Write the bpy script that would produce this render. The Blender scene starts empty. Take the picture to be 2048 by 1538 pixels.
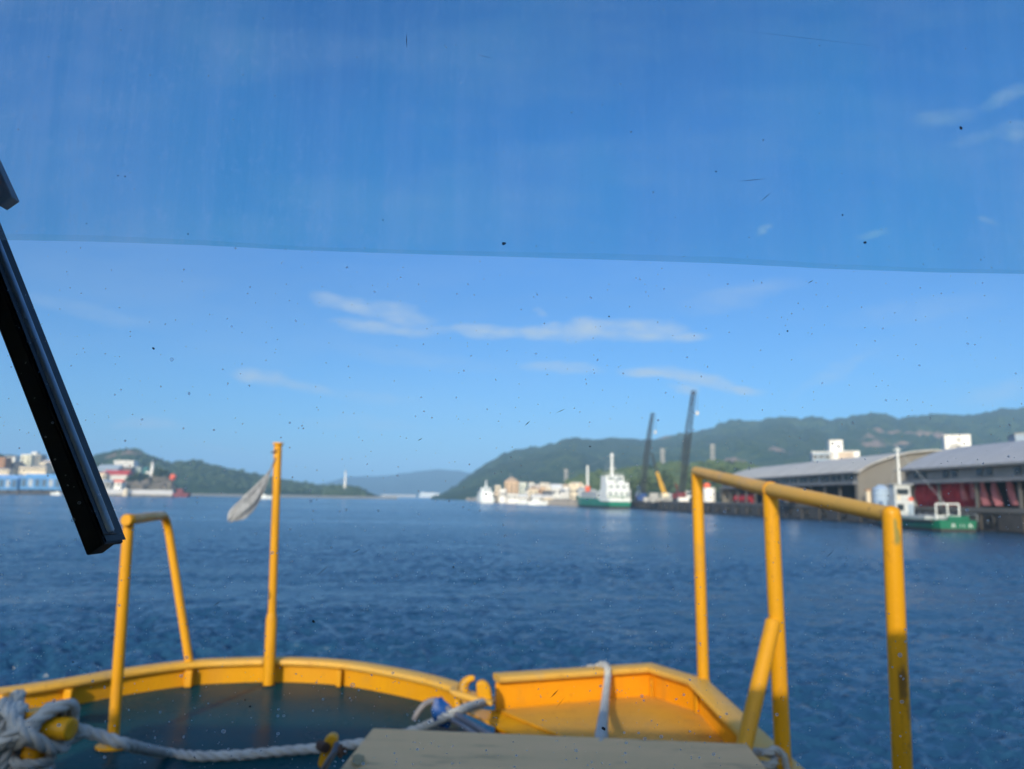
import bpy, math, random
from mathutils import Vector, Matrix, noise

S = bpy.context.scene
COL = S.collection
R = math.radians
random.seed(7)

# ------------------------------------------------------------------ camera, world, sun, exposure
EYE = 3.3
F = 1480.0                       # focal length in pixels of the 2048 px wide photograph
PITCH, ROLL = 8.71, 0.9
cd = bpy.data.cameras.new("camera")
cam = bpy.data.objects.new("camera", cd)
COL.objects.link(cam)
cd.sensor_fit = 'HORIZONTAL'
cd.sensor_width = 36.0
cd.lens = 36.0 * F / 2048.0
cd.clip_start, cd.clip_end = 0.02, 60000.0
CR = Matrix.Rotation(R(90 + PITCH), 3, 'X') @ Matrix.Rotation(R(ROLL), 3, 'Z')
cam.matrix_world = Matrix.Translation((0, 0, EYE)) @ CR.to_4x4()
cd.dof.use_dof = True
cd.dof.focus_distance = 0.33
cd.dof.aperture_fstop = 14.0
cd.dof.aperture_blades = 0
S.camera = cam

SUN_EL, SUN_AZ = 22.0, 195.0     # azimuth clockwise from +Y: behind the camera and a little to the left
W = bpy.data.worlds.new("World")
S.world = W
W.use_nodes = True
SKY_STRENGTH = 0.104
SUN_STRENGTH = 4.9
sd = bpy.data.lights.new("sun", 'SUN')
sd.energy = SUN_STRENGTH
sd.angle = R(0.8)
sd.color = (1.0, 0.86, 0.66)
sun = bpy.data.objects.new("sun", sd)
COL.objects.link(sun)
sv = Vector((math.sin(R(SUN_AZ)) * math.cos(R(SUN_EL)), math.cos(R(SUN_AZ)) * math.cos(R(SUN_EL)), math.sin(R(SUN_EL))))
sun.rotation_euler = sv.to_track_quat('Z', 'Y').to_euler()
S.view_settings.view_transform = 'Standard'
S.view_settings.look = 'None'
S.view_settings.exposure = 0.0
S.view_settings.gamma = 1.0
S.cycles.max_bounces = 8
S.cycles.transparent_max_bounces = 16
S.cycles.volume_bounces = 0
S.cycles.use_denoising = True
HAZE_DENSITY = 0.00026

# ------------------------------------------------------------------ pixel helpers (photo pixels -> points in the place)
def ray(px, py):
    return CR @ Vector(((px - 1024.0) / F, -(py - 769.0) / F, -1.0))
def at_y(px, py, Y):
    d = ray(px, py)
    t = Y / d.y
    return Vector((d.x * t, Y, EYE + d.z * t))
def at_z(px, py, z):
    d = ray(px, py)
    t = (z - EYE) / d.z
    return Vector((d.x * t, d.y * t, z))
def V(*a):
    return Vector(a)

# ------------------------------------------------------------------ materials
MATS = {}
class NT:
    def __init__(s, tree):
        s.t = tree
        tree.nodes.clear()
    def n(s, typ, **kw):
        nd = s.t.nodes.new(typ)
        for k, v in kw.items():
            if k.startswith('i_'):
                nd.inputs[k[2:].replace('_', ' ')].default_value = v
            else:
                setattr(nd, k, v)
        return nd
    def l(s, a, b):
        s.t.links.new(a, b)
    def math(s, op, a, b=None, c=None, clamp=False):
        nd = s.t.nodes.new('ShaderNodeMath')
        nd.operation = op
        nd.use_clamp = clamp
        for i, x in enumerate((a, b, c)):
            if x is None:
                continue
            if isinstance(x, (int, float)):
                nd.inputs[i].default_value = x
            else:
                s.l(x, nd.inputs[i])
        return nd.outputs[0]
    def mix(s, fac, a, b, blend='MIX'):
        nd = s.t.nodes.new('ShaderNodeMix')
        nd.data_type = 'RGBA'
        nd.blend_type = blend
        for sock, x in ((nd.inputs[0], fac), (nd.inputs[6], a), (nd.inputs[7], b)):
            if isinstance(x, (int, float)):
                sock.default_value = x
            elif isinstance(x, (tuple, list)):
                sock.default_value = (x[0], x[1], x[2], 1.0)
            else:
                s.l(x, sock)
        return nd.outputs[2]
    def ramp(s, fac, stops):
        nd = s.t.nodes.new('ShaderNodeValToRGB')
        el = nd.color_ramp.elements
        el[0].position, el[1].position = stops[0][0], stops[-1][0]
        for st in stops[1:-1]:
            el.new(st[0])
        for e, st in zip(sorted(el, key=lambda e: e.position), stops):
            c = st[1]
            e.color = (c, c, c, 1) if isinstance(c, (int, float)) else (c[0], c[1], c[2], 1)
        s.l(fac, nd.inputs[0])
        return nd.outputs[0]
    def noise(s, vec, scale, detail=4, rough=0.55, dist=0.0):
        nd = s.n('ShaderNodeTexNoise')
        nd.inputs['Scale'].default_value = scale
        nd.inputs['Detail'].default_value = detail
        nd.inputs['Roughness'].default_value = rough
        nd.inputs['Distortion'].default_value = dist
        if vec is not None:
            s.l(vec, nd.inputs['Vector'])
        return nd
    def mapping(s, vec, loc=(0, 0, 0), rot=(0, 0, 0), sc=(1, 1, 1)):
        nd = s.n('ShaderNodeMapping')
        nd.inputs['Location'].default_value = loc
        nd.inputs['Rotation'].default_value = rot
        nd.inputs['Scale'].default_value = sc
        s.l(vec, nd.inputs['Vector'])
        return nd.outputs[0]

def new_mat(name):
    m = bpy.data.materials.new(name)
    m.use_nodes = True
    nt = NT(m.node_tree)
    out = nt.n('ShaderNodeOutputMaterial')
    MATS[name] = m
    return m, nt, out

def simple(name, col, col2=None, rough=0.6, scale=4.0, bump=0.15, bscale=None, bdist=0.02, metal=0.0, stretch=(1, 1, 1), stain=None, stain_amt=0.5, spec=0.5):
    """A weathered paint or surface: two tones broken up by noise, stains, fine relief."""
    m, nt, out = new_mat(name)
    b = nt.n('ShaderNodeBsdfPrincipled')
    tc = nt.n('ShaderNodeTexCoord')
    vec = nt.mapping(tc.outputs['Object'], sc=stretch)
    nz = nt.noise(vec, scale, 6, 0.6)
    if col2 is None:
        col2 = tuple(c * 0.78 for c in col)
    c = nt.mix(nt.ramp(nz.outputs[0], [(0.35, 0.0), (0.68, 1.0)]), col, col2)
    if stain:
        n2 = nt.noise(nt.mapping(tc.outputs['Object'], loc=(3.1, 7.7, 1.3), sc=stretch), scale * 2.3, 8, 0.65)
        c = nt.mix(nt.math('MULTIPLY', nt.ramp(n2.outputs[0], [(0.58, 0.0), (0.72, 1.0)]), stain_amt), c, stain)
    if 'yellow' in name or 'post' in name:
        n3 = nt.noise(nt.mapping(tc.outputs['Object'], loc=(5, 1, 9), sc=(1, 1, 0.7)), 55, 4, 0.7)
        n4 = nt.noise(tc.outputs['Object'], 5.0, 3, 0.5)
        chip = nt.math('MULTIPLY', nt.ramp(n3.outputs[0], [(0.60, 0.0), (0.66, 0.75)]), nt.ramp(n4.outputs[0], [(0.50, 0.0), (0.62, 1.0)]))
        c = nt.mix(chip, c, (0.17, 0.085, 0.03))
        n5 = nt.noise(nt.mapping(tc.outputs['Object'], loc=(2, 8, 1), sc=(14, 14, 1.6)), 1.0, 5, 0.6)
        c = nt.mix(nt.math('MULTIPLY', nt.ramp(n5.outputs[0], [(0.56, 0.0), (0.74, 1.0)]), 0.45), c, (0.40, 0.19, 0.03))
    nt.l(c, b.inputs['Base Color'])
    b.inputs['Metallic'].default_value = metal
    b.inputs['Specular IOR Level'].default_value = 0.3 if 'yellow' in name or 'post' in name else spec
    r = nt.ramp(nz.outputs[0], [(0.3, max(0.02, rough - 0.1)), (0.7, min(1, rough + 0.1))])
    nt.l(r, b.inputs['Roughness'])
    if bump:
        bn = nt.noise(vec, bscale or scale * 6, 5, 0.6)
        bp = nt.n('ShaderNodeBump')
        bp.inputs['Strength'].default_value = bump
        bp.inputs['Distance'].default_value = bdist
        nt.l(bn.outputs[0], bp.inputs['Height'])
        nt.l(bp.outputs[0], b.inputs['Normal'])
    nt.l(b.outputs[0], out.inputs['Surface'])
    return m

YELLOW_WELL = simple('orange_yellow_paint', (0.76, 0.30, 0.006), (0.68, 0.25, 0.007), 0.48, 3.0, 0.4, 50, 0.004, stretch=(1, 1, 0.5), stain=(0.44, 0.22, 0.05), stain_amt=0.5)
YELLOW_FLOOR = simple('dusty_yellow_paint', (0.62, 0.31, 0.03), (0.52, 0.28, 0.05), 0.6, 2.4, 0.4, 50, 0.004, stain=(0.38, 0.24, 0.09), stain_amt=0.55)
YELLOW = simple('yellow_paint', (0.62, 0.285, 0.004), (0.54, 0.235, 0.006), 0.46, 3.2, 0.4, 55, 0.004, stretch=(1, 1, 0.45), stain=(0.34, 0.19, 0.05), stain_amt=0.55)
YELLOW_WORN = simple('worn_yellow_paint', (0.70, 0.32, 0.004), (0.58, 0.27, 0.006), 0.42, 3.0, 0.3, 40, 0.004, stretch=(1, 1, 0.45), stain=(0.10, 0.075, 0.03), stain_amt=0.8)
YELLOW_CAP = simple('scuffed_yellow_paint', (0.68, 0.35, 0.035), (0.56, 0.33, 0.075), 0.5, 3.0, 0.3, 40, 0.004, stain=(0.34, 0.28, 0.18), stain_amt=0.5)
RUST = simple('rusty_iron', (0.10, 0.045, 0.02), (0.05, 0.03, 0.025), 0.8, 30, 0.5, 90, 0.003)
STEEL = simple('dull_steel', (0.20, 0.20, 0.21), (0.11, 0.11, 0.12), 0.45, 20, 0.2, 80, 0.002, metal=0.6)
LID = simple('hatch_lid_paint', (0.84, 0.49, 0.23), (0.72, 0.44, 0.21), 0.85, 3.0, 0.35, 25, 0.004, stretch=(0.6, 2.5, 1), stain=(0.22, 0.16, 0.09), stain_amt=0.7)
LID_RUST = simple('rust_stained_plate', (0.34, 0.24, 0.10), (0.22, 0.15, 0.07), 0.7, 20, 0.4, 60, 0.003)
ROPE = simple('white_rope_fibre', (0.46, 0.455, 0.43), (0.34, 0.335, 0.32), 0.9, 18, 0.7, 220, 0.003, stain=(0.28, 0.26, 0.23), stain_amt=0.5)
ROPE_OLD = simple('grey_rope_fibre', (0.40, 0.40, 0.38), (0.26, 0.26, 0.25), 0.95, 14, 0.8, 220, 0.003, stain=(0.16, 0.15, 0.13), stain_amt=0.6)
BLUE_CLOTH = simple('blue_plastic', (0.002, 0.065, 0.26), (0.002, 0.045, 0.19), 0.5, 12, 0.3, 40, 0.004)
HOSE = simple('grey_hose_rubber', (0.20, 0.19, 0.20), (0.14, 0.13, 0.15), 0.6, 8, 0.2)
FLAGCLOTH = simple('grey_weathered_cloth', (0.33, 0.33, 0.33), (0.15, 0.15, 0.155), 0.95, 30, 0.8, 160, 0.004, stretch=(1, 1, 0.35), stain=(0.10, 0.09, 0.08), stain_amt=0.6)
HOUSE_WHITE = simple('wheelhouse_paint', (0.62, 0.62, 0.60), None, 0.5, 2, 0.1)
HOUSE_BOUNCE = simple('wheelhouse_lining', (0.75, 0.74, 0.72), None, 0.8, 3, 0.1)
RUBBER = simple('wiper_rubber', (0.006, 0.006, 0.007), (0.010, 0.010, 0.011), 0.55, 30, 0.15, 120, 0.001)
WIPER_METAL = simple('wiper_black_metal', (0.34, 0.38, 0.43), (0.22, 0.25, 0.29), 0.42, 25, 0.25, 160, 0.001, metal=0.75, stretch=(1, 1, 0.3), stain=(0.16, 0.10, 0.06), stain_amt=0.5)

# glossy dark green deck, damp in places
def deck_mat():
    m, nt, out = new_mat('dark_green_deck_paint')
    b = nt.n('ShaderNodeBsdfPrincipled')
    tc = nt.n('ShaderNodeTexCoord')
    nz = nt.noise(tc.outputs['Object'], 2.3, 6, 0.6)
    c = nt.mix(nz.outputs[0], (0.002, 0.036, 0.046), (0.004, 0.050, 0.062))
    n2 = nt.noise(nt.mapping(tc.outputs['Object'], sc=(1, 3, 1)), 14, 6, 0.7)
    c = nt.mix(nt.math('MULTIPLY', nt.ramp(n2.outputs[0], [(0.60, 0.0), (0.75, 1.0)]), 0.25), c, (0.10, 0.11, 0.10))
    nt.l(c, b.inputs['Base Color'])
    nt.l(nt.ramp(nz.outputs[0], [(0.35, 0.16), (0.65, 0.34)]), b.inputs['Roughness'])
    b.inputs['Specular IOR Level'].default_value = 0.5
    b.inputs['IOR'].default_value = 1.075
    bn = nt.noise(tc.outputs['Object'], 70, 4, 0.6)
    bp = nt.n('ShaderNodeBump')
    bp.inputs['Strength'].default_value = 0.25
    bp.inputs['Distance'].default_value = 0.004
    nt.l(bn.outputs[0], bp.inputs['Height'])
    nt.l(bp.outputs[0], b.inputs['Normal'])
    nt.l(b.outputs[0], out.inputs['Surface'])
    return m
DECK = deck_mat()

def water_mat():
    m, nt, out = new_mat('harbour_water')
    b = nt.n('ShaderNodeBsdfPrincipled')
    b.inputs['Base Color'].default_value = (0.015, 0.060, 0.122, 1)
    b.inputs['IOR'].default_value = 1.33
    tc = nt.n('ShaderNodeTexCoord')
    o = tc.outputs['Object']
    a1 = nt.noise(nt.mapping(o, rot=(0, 0, R(12)), sc=(0.80, 1.0, 1)), 1.45, 3, 0.55, 0.5)
    a2 = nt.noise(nt.mapping(o, loc=(31, 7, 2), rot=(0, 0, R(-18)), sc=(0.8, 1.1, 1)), 3.6, 3, 0.55, 0.4)
    a3 = nt.noise(nt.mapping(o, loc=(3, 17, 5), rot=(0, 0, R(8)), sc=(0.6, 1.0, 1)), 0.30, 3, 0.5)
    calm = nt.noise(nt.mapping(o, loc=(9, 2, 1), sc=(0.28, 1.0, 1)), 0.022, 3, 0.55)
    amp = nt.ramp(calm.outputs[0], [(0.36, 0.35), (0.56, 1.0)])
    h = nt.math('ADD', nt.math('MULTIPLY', a1.outputs[0], 0.36), nt.math('MULTIPLY', a2.outputs[0], 0.12))
    h = nt.math('ADD', h, nt.math('MULTIPLY', a3.outputs[0], 0.55))
    h = nt.math('MULTIPLY', h, amp)
    bp = nt.n('ShaderNodeBump')
    bp.inputs['Strength'].default_value = 1.0
    bp.inputs['Distance'].default_value = 0.8
    nt.l(h, bp.inputs['Height'])
    nt.l(bp.outputs[0], b.inputs['Normal'])
    nt.l(nt.ramp(calm.outputs[0], [(0.36, 0.12), (0.60, 0.20)]), b.inputs['Roughness'])
    nt.l(b.outputs[0], out.inputs['Surface'])
    return m
WATER = water_mat()

def hill_mat(name, dark, light, tree=0.12, patches=(), rock=(0.30, 0.20, 0.14)):
    """Forest seen from afar: crown-sized mottling and relief, broad tone drifts, bare patches at given places."""
    m, nt, out = new_mat(name)
    b = nt.n('ShaderNodeBsdfPrincipled')
    b.inputs['Roughness'].default_value = 0.95
    b.inputs['Specular IOR Level'].default_value = 0.1
    tc = nt.n('ShaderNodeTexCoord')
    o = tc.outputs['Object']
    n1 = nt.noise(o, tree, 5, 0.65)
    n2 = nt.noise(o, tree * 0.13, 4, 0.6)
    c = nt.mix(nt.ramp(n1.outputs[0], [(0.38, 0.0), (0.64, 1.0)]), dark, light)
    c = nt.mix(nt.ramp(n2.outputs[0], [(0.40, 0.0), (0.62, 0.75)]), c, tuple(0.5 * (d + l) * 0.55 for d, l in zip(dark, light)))
    for (p, r) in patches:
        dv = nt.n('ShaderNodeVectorMath', operation='DISTANCE')
        nt.l(o, dv.inputs[0])
        dv.inputs[1].default_value = p
        k = nt.math('ADD', nt.math('DIVIDE', dv.outputs['Value'], r), nt.math('MULTIPLY', nt.math('SUBTRACT', nt.noise(o, tree * 0.6, 5, 0.65).outputs[0], 0.5), 3.0))
        c = nt.mix(nt.ramp(k, [(0.5, 0.9), (0.95, 0.0)]), c, rock)
    nt.l(c, b.inputs['Base Color'])
    bp = nt.n('ShaderNodeBump')
    bp.inputs['Strength'].default_value = 0.9
    bp.inputs['Distance'].default_value = 0.6 / tree
    nt.l(n1.outputs[0], bp.inputs['Height'])
    nt.l(bp.outputs[0], b.inputs['Normal'])
    nt.l(b.outputs[0], out.inputs['Surface'])
    return m

def plain(name, c, rough=0.7, c2=None, scale=0.25, bump=0.1, stain=None, stain_amt=0.5):
    return simple(name, c, c2, rough, scale, bump, scale * 8, 0.05, stain=stain, stain_amt=stain_amt)
M_WHITE = plain('white_paint_far', (0.84, 0.82, 0.78), stain=(0.50, 0.46, 0.40), stain_amt=0.35)
M_CREAM = plain('cream_render', (0.80, 0.68, 0.50), stain=(0.40, 0.33, 0.25), stain_amt=0.35)
M_TAN = plain('tan_render', (0.62, 0.43, 0.27), stain=(0.40, 0.30, 0.22), stain_amt=0.35)
M_ORANGE = plain('orange_brown_render', (0.42, 0.20, 0.085))
M_GREYB = plain('grey_block', (0.30, 0.30, 0.29), stain=(0.16, 0.16, 0.16))
M_BLUEGREY = plain('blue_grey_cladding', (0.28, 0.36, 0.46))
M_DARKG = plain('dark_grey_roof', (0.10, 0.10, 0.105))
M_REDROOF = plain('red_roof_tile', (0.45, 0.055, 0.05))
M_ORANGEP = plain('orange_paint', (0.80, 0.13, 0.05))
M_REDP = plain('dark_red_paint', (0.16, 0.02, 0.025))
M_BLUEP = plain('blue_sheet', (0.07, 0.25, 0.52), c2=(0.05, 0.18, 0.40), scale=0.12, stain=(0.30, 0.38, 0.45))
M_CONC = plain('weathered_concrete', (0.22, 0.21, 0.19), c2=(0.16, 0.155, 0.14), scale=0.12, stain=(0.10, 0.10, 0.09), stain_amt=0.6)
M_CONCL = plain('pale_concrete', (0.42, 0.41, 0.39), scale=0.12, stain=(0.26, 0.25, 0.23))
M_QUAY = plain('dark_quay_face', (0.055, 0.050, 0.047), c2=(0.03, 0.028, 0.028), scale=0.4, stain=(0.10, 0.09, 0.08))
M_QUAYP = plain('quay_panel', (0.065, 0.058, 0.052), c2=(0.04, 0.036, 0.034), scale=0.5, stain=(0.03, 0.03, 0.03))
M_SHEDROOF = simple('shed_roof_sheet', (0.44, 0.44, 0.45), (0.31, 0.31, 0.32), 0.6, 0.5, 0.5, 4.0, 0.2, stretch=(0.25, 2.5, 0.25), stain=(0.20, 0.20, 0.21), stain_amt=0.6)
M_SHEDROOF2 = simple('old_shed_roof_sheet', (0.58, 0.55, 0.50), (0.38, 0.36, 0.33), 0.7, 0.4, 0.5, 4.0, 0.2, stretch=(0.25, 2.5, 0.25), stain=(0.20, 0.18, 0.15), stain_amt=0.6)
M_SHEDWALL = plain('shed_wall_sheet', (0.24, 0.25, 0.26), c2=(0.18, 0.19, 0.20), scale=0.3, stain=(0.12, 0.12, 0.12))
M_GABLE = plain('shed_gable_render', (0.20, 0.185, 0.16), c2=(0.15, 0.14, 0.125), scale=0.15, stain=(0.11, 0.10, 0.085), stain_amt=0.6)
M_SHADE = plain('interior_shade', (0.018, 0.018, 0.019))
M_WINDOW = simple('dark_window_glass', (0.03, 0.045, 0.06), None, 0.12, 0.5, 0.0)
M_REDTARP = simple('red_tarp', (0.34, 0.012, 0.025), (0.22, 0.010, 0.02), 0.7, 0.7, 0.6, 3, 0.3, stretch=(1, 1, 0.5))
M_PINKNET = simple('pink_netting', (0.46, 0.17, 0.19), (0.30, 0.10, 0.12), 0.9, 0.9, 0.8, 5, 0.3, stretch=(1.5, 1.5, 0.3))
M_SHIPGREEN = simple('ship_green_paint', (0.0035, 0.185, 0.105), (0.003, 0.15, 0.09), 0.4, 0.5, 0.1, 3, 0.03, stain=(0.03, 0.12, 0.07), stain_amt=0.4)
M_SHIPWHITE = simple('ship_white_paint', (0.76, 0.78, 0.76), (0.68, 0.70, 0.69), 0.45, 0.5, 0.1, 3, 0.03, stain=(0.45, 0.38, 0.30), stain_amt=0.3)
M_SHIPDARK = simple('ship_boot_topping', (0.03, 0.025, 0.022), None, 0.6, 0.8, 0.1)
M_BOATGREEN = simple('boat_green_paint', (0.003, 0.145, 0.075), (0.003, 0.10, 0.06), 0.45, 0.7, 0.1, 3, 0.03, stain=(0.02, 0.06, 0.04), stain_amt=0.5)
M_BOATW = simple('boat_cabin_paint', (0.52, 0.55, 0.56), (0.42, 0.44, 0.45), 0.5, 0.8, 0.1, 3, 0.03, stain=(0.25, 0.20, 0.16), stain_amt=0.5)
M_SHIPWIN = simple('ship_window', (0.16, 0.20, 0.22), None, 0.2, 0.5, 0.0)
M_SHIPGREY = plain('ship_grey_paint', (0.42, 0.45, 0.47))
M_PALEBLUE = plain('pale_blue_paint', (0.34, 0.45, 0.60))
M_BLUECR = plain('crane_blue_paint', (0.015, 0.06, 0.22))
M_CRDARK = plain('crane_dark_lattice', (0.035, 0.04, 0.042))
M_CRYEL = plain('crane_yellow_paint', (0.72, 0.40, 0.04))
M_CRGREEN = plain('crane_green_paint', (0.07, 0.20, 0.03))
M_SAND = plain('beach_sand', (0.40, 0.33, 0.23), c2=(0.28, 0.25, 0.17), scale=0.05)
M_ROCK = plain('shore_rock', (0.18, 0.14, 0.10), c2=(0.09, 0.085, 0.06), scale=0.15, bump=0.8)
M_GROUND = plain('dock_asphalt', (0.14, 0.135, 0.125), scale=0.1, stain=(0.08, 0.08, 0.08))
M_TREAD = plain('tyre_black', (0.02, 0.02, 0.02))
M_BARK = simple('bark', (0.09, 0.065, 0.045), None, 0.9, 2, 0.6)
def leaf_mat(name, a, b_):
    m = simple(name, a, b_, 0.75, 0.5, 0.6, 2.5, 0.5)
    return m
M_LEAF = leaf_mat('dark_foliage', (0.030, 0.055, 0.016), (0.055, 0.085, 0.025))
M_LEAF2 = leaf_mat('bright_foliage', (0.045, 0.080, 0.020), (0.085, 0.115, 0.035))

# ------------------------------------------------------------------ mesh builder
ORG = {}
class MB:
    def __init__(s):
        s.v, s.f = [], []
    def add(s, vs, fs):
        o = len(s.v)
        s.v += [Vector(p) for p in vs]
        s.f += [tuple(i + o for i in f) for f in fs]
        return s
    def box(s, a, b, rz=0.0, taper=1.0):
        c = (Vector(a) + Vector(b)) / 2
        h = (Vector(b) - Vector(a)) / 2
        vs = []
        for z in (-1, 1):
            k = taper if z > 0 else 1.0
            for (x, y) in ((-1, -1), (1, -1), (1, 1), (-1, 1)):
                p = Vector((x * h.x * k, y * h.y * k, z * h.z))
                if rz:
                    p.rotate(Matrix.Rotation(rz, 3, 'Z'))
                vs.append(c + p)
        return s.add(vs, [(3, 2, 1, 0), (4, 5, 6, 7), (0, 1, 5, 4), (1, 2, 6, 5), (2, 3, 7, 6), (3, 0, 4, 7)])
    def tube(s, pts, r, n=12, caps=True):
        pts = [Vector(p) for p in pts]
        rs = r if isinstance(r, (list, tuple)) else [r] * len(pts)
        t0 = (pts[1] - pts[0]).normalized()
        up = Vector((0, 0, 1)) if abs(t0.z) < 0.9 else Vector((1, 0, 0))
        u = t0.cross(up).normalized()
        vs, fs = [], []
        pt = t0
        for i, p in enumerate(pts):
            a = pts[max(i - 1, 0)]
            b = pts[min(i + 1, len(pts) - 1)]
            t = (b - a).normalized()
            q = pt.rotation_difference(t)
            u = q @ u
            u = (u - t * u.dot(t)).normalized()
            w = t.cross(u)
            pt = t
            for k in range(n):
                an = 2 * math.pi * k / n
                vs.append(p + (u * math.cos(an) + w * math.sin(an)) * rs[i])
        for i in range(len(pts) - 1):
            for k in range(n):
                a, b = i * n + k, i * n + (k + 1) % n
                fs.append((a, b, b + n, a + n))
        if caps:
            fs.append(tuple(reversed(range(n))))
            m = (len(pts) - 1) * n
            fs.append(tuple(range(m, m + n)))
        return s.add(vs, fs)
    def prism(s, poly, d):
        """a planar outline given thickness along the vector d"""
        poly = [Vector(p) for p in poly]
        d = Vector(d)
        n = len(poly)
        vs = poly + [p + d for p in poly]
        fs = [tuple(range(n)), tuple(reversed(range(n, 2 * n)))]
        fs += [((i + 1) % n, i, i + n, (i + 1) % n + n) for i in range(n)]
        return s.add(vs, fs)
    def sweep(s, path, prof, closed_profile=True):
        """a profile [(outward, up)] carried along a plan curve; outward is to the right of travel... flipped by sign of the profile"""
        path = [Vector(p) for p in path]
        n = len(prof)
        vs, fs = [], []
        for i, p in enumerate(path):
            a = path[max(i - 1, 0)]
            b = path[min(i + 1, len(path) - 1)]
            d1 = (p - a) if i else (b - p)
            d2 = (b - p) if i < len(path) - 1 else d1
            d1 = Vector((d1.x, d1.y, 0)).normalized()
            d2 = Vector((d2.x, d2.y, 0)).normalized()
            n1 = Vector((-d1.y, d1.x, 0))
            n2 = Vector((-d2.y, d2.x, 0))
            nn = (n1 + n2).normalized()
            k = 1.0 / max(0.5, nn.dot(n1))
            for (o, z) in prof:
                vs.append(p + nn * (o * k) + Vector((0, 0, z)))
        m = n if closed_profile else n - 1
        for i in range(len(path) - 1):
            for k in range(m):
                a, b = i * n + k, i * n + (k + 1) % n
                fs.append((a, b, b + n, a + n))
        if closed_profile:
            fs.append(tuple(reversed(range(n))))
            q = (len(path) - 1) * n
            fs.append(tuple(range(q, q + n)))
        return s.add(vs, fs)
    def ball(s, c, rx, ry, rz, seg=10, rings=6, jit=0.0):
        vs, fs = [], []
        c = Vector(c)
        vs.append(c + Vector((0, 0, rz)))
        for i in range(1, rings):
            th = math.pi * i / rings
            for k in range(seg):
                ph = 2 * math.pi * k / seg
                j = 1 + random.uniform(-jit, jit)
                vs.append(c + Vector((rx * math.sin(th) * math.cos(ph), ry * math.sin(th) * math.sin(ph), rz * math.cos(th))) * j)
        vs.append(c - Vector((0, 0, rz)))
        for k in range(seg):
            fs.append((0, 1 + k, 1 + (k + 1) % seg))
        for i in range(rings - 2):
            for k in range(seg):
                a, b = 1 + i * seg + k, 1 + i * seg + (k + 1) % seg
                fs.append((a, a + seg, b + seg, b))
        l = len(vs) - 1
        q = 1 + (rings - 2) * seg
        for k in range(seg):
            fs.append((q + (k + 1) % seg, q + k, l))
        return s.add(vs, fs)
    def build(s, name, mat, parent=None, origin=None, smooth=True, bevel=0.0):
        o = Vector(origin) if origin is not None else (ORG.get(parent.name, Vector()) if parent else Vector())
        me = bpy.data.meshes.new(name)
        me.from_pydata([p - o for p in s.v], [], s.f)
        me.validate()
        me.materials.append(mat)
        ob = bpy.data.objects.new(name, me)
        COL.objects.link(ob)
        import bmesh
        bm = bmesh.new()
        bm.from_mesh(me)
        bmesh.ops.recalc_face_normals(bm, faces=bm.faces)
        bm.to_mesh(me)
        bm.free()
        if smooth:
            me.polygons.foreach_set('use_smooth', [True] * len(me.polygons))
            me.set_sharp_from_angle(angle=R(38))
        if bevel:
            mo = ob.modifiers.new('bevel', 'BEVEL')
            mo.width = bevel
            mo.segments = 2
            mo.limit_method = 'ANGLE'
            mo.angle_limit = R(40)
        if parent:
            ob.parent = parent
            ORG[ob.name] = o
        elif origin is not None:
            ob.location = o
            ORG[ob.name] = o
        return ob

def tag(o, label=None, cat=None, group=None, kind=None):
    if label: o['label'] = label
    if cat: o['category'] = cat
    if group: o['group'] = group
    if kind: o['kind'] = kind
    return o
def thing(name, label, cat, loc=(0, 0, 0), group=None, local=False):
    o = bpy.data.objects.new(name, None)
    COL.objects.link(o)
    o.empty_display_size = 0.3
    o.location = loc
    ORG[o.name] = Vector() if local else Vector(loc)
    return tag(o, label, cat, group)
def catmull(pts, step):
    pts = [Vector(p) for p in pts]
    out = []
    for i in range(len(pts) - 1):
        p0 = pts[max(i - 1, 0)]
        p1, p2 = pts[i], pts[i + 1]
        p3 = pts[min(i + 2, len(pts) - 1)]
        n = max(1, int((p2 - p1).length / step))
        for k in range(n):
            t = k / n
            out.append(0.5 * ((2 * p1) + (p2 - p0) * t + (2 * p0 - 5 * p1 + 4 * p2 - p3) * t * t + (3 * p1 - p0 - 3 * p2 + p3) * t ** 3))
    out.append(pts[-1])
    return out
def laid_rope(mb, path, r, step=0.008, pitch=None):
    """three strands twisted round one another along the path"""
    P = catmull(path, step)
    pitch = pitch or r * 7.5
    t0 = (P[1] - P[0]).normalized()
    up = Vector((0, 0, 1)) if abs(t0.z) < 0.9 else Vector((1, 0, 0))
    u = t0.cross(up).normalized()
    pt = t0
    s = 0.0
    strands = [[], [], []]
    for i, p in enumerate(P):
        a, b = P[max(i - 1, 0)], P[min(i + 1, len(P) - 1)]
        t = (b - a).normalized()
        u = pt.rotation_difference(t) @ u
        u = (u - t * u.dot(t)).normalized()
        w = t.cross(u)
        pt = t
        if i:
            s += (p - P[i - 1]).length
        for k in range(3):
            an = 2 * math.pi * (s / pitch + k / 3)
            strands[k].append(p + (u * math.cos(an) + w * math.sin(an)) * r * 0.48)
    for st in strands:
        mb.tube(st, r * 0.56, 8)
    return mb

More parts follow.
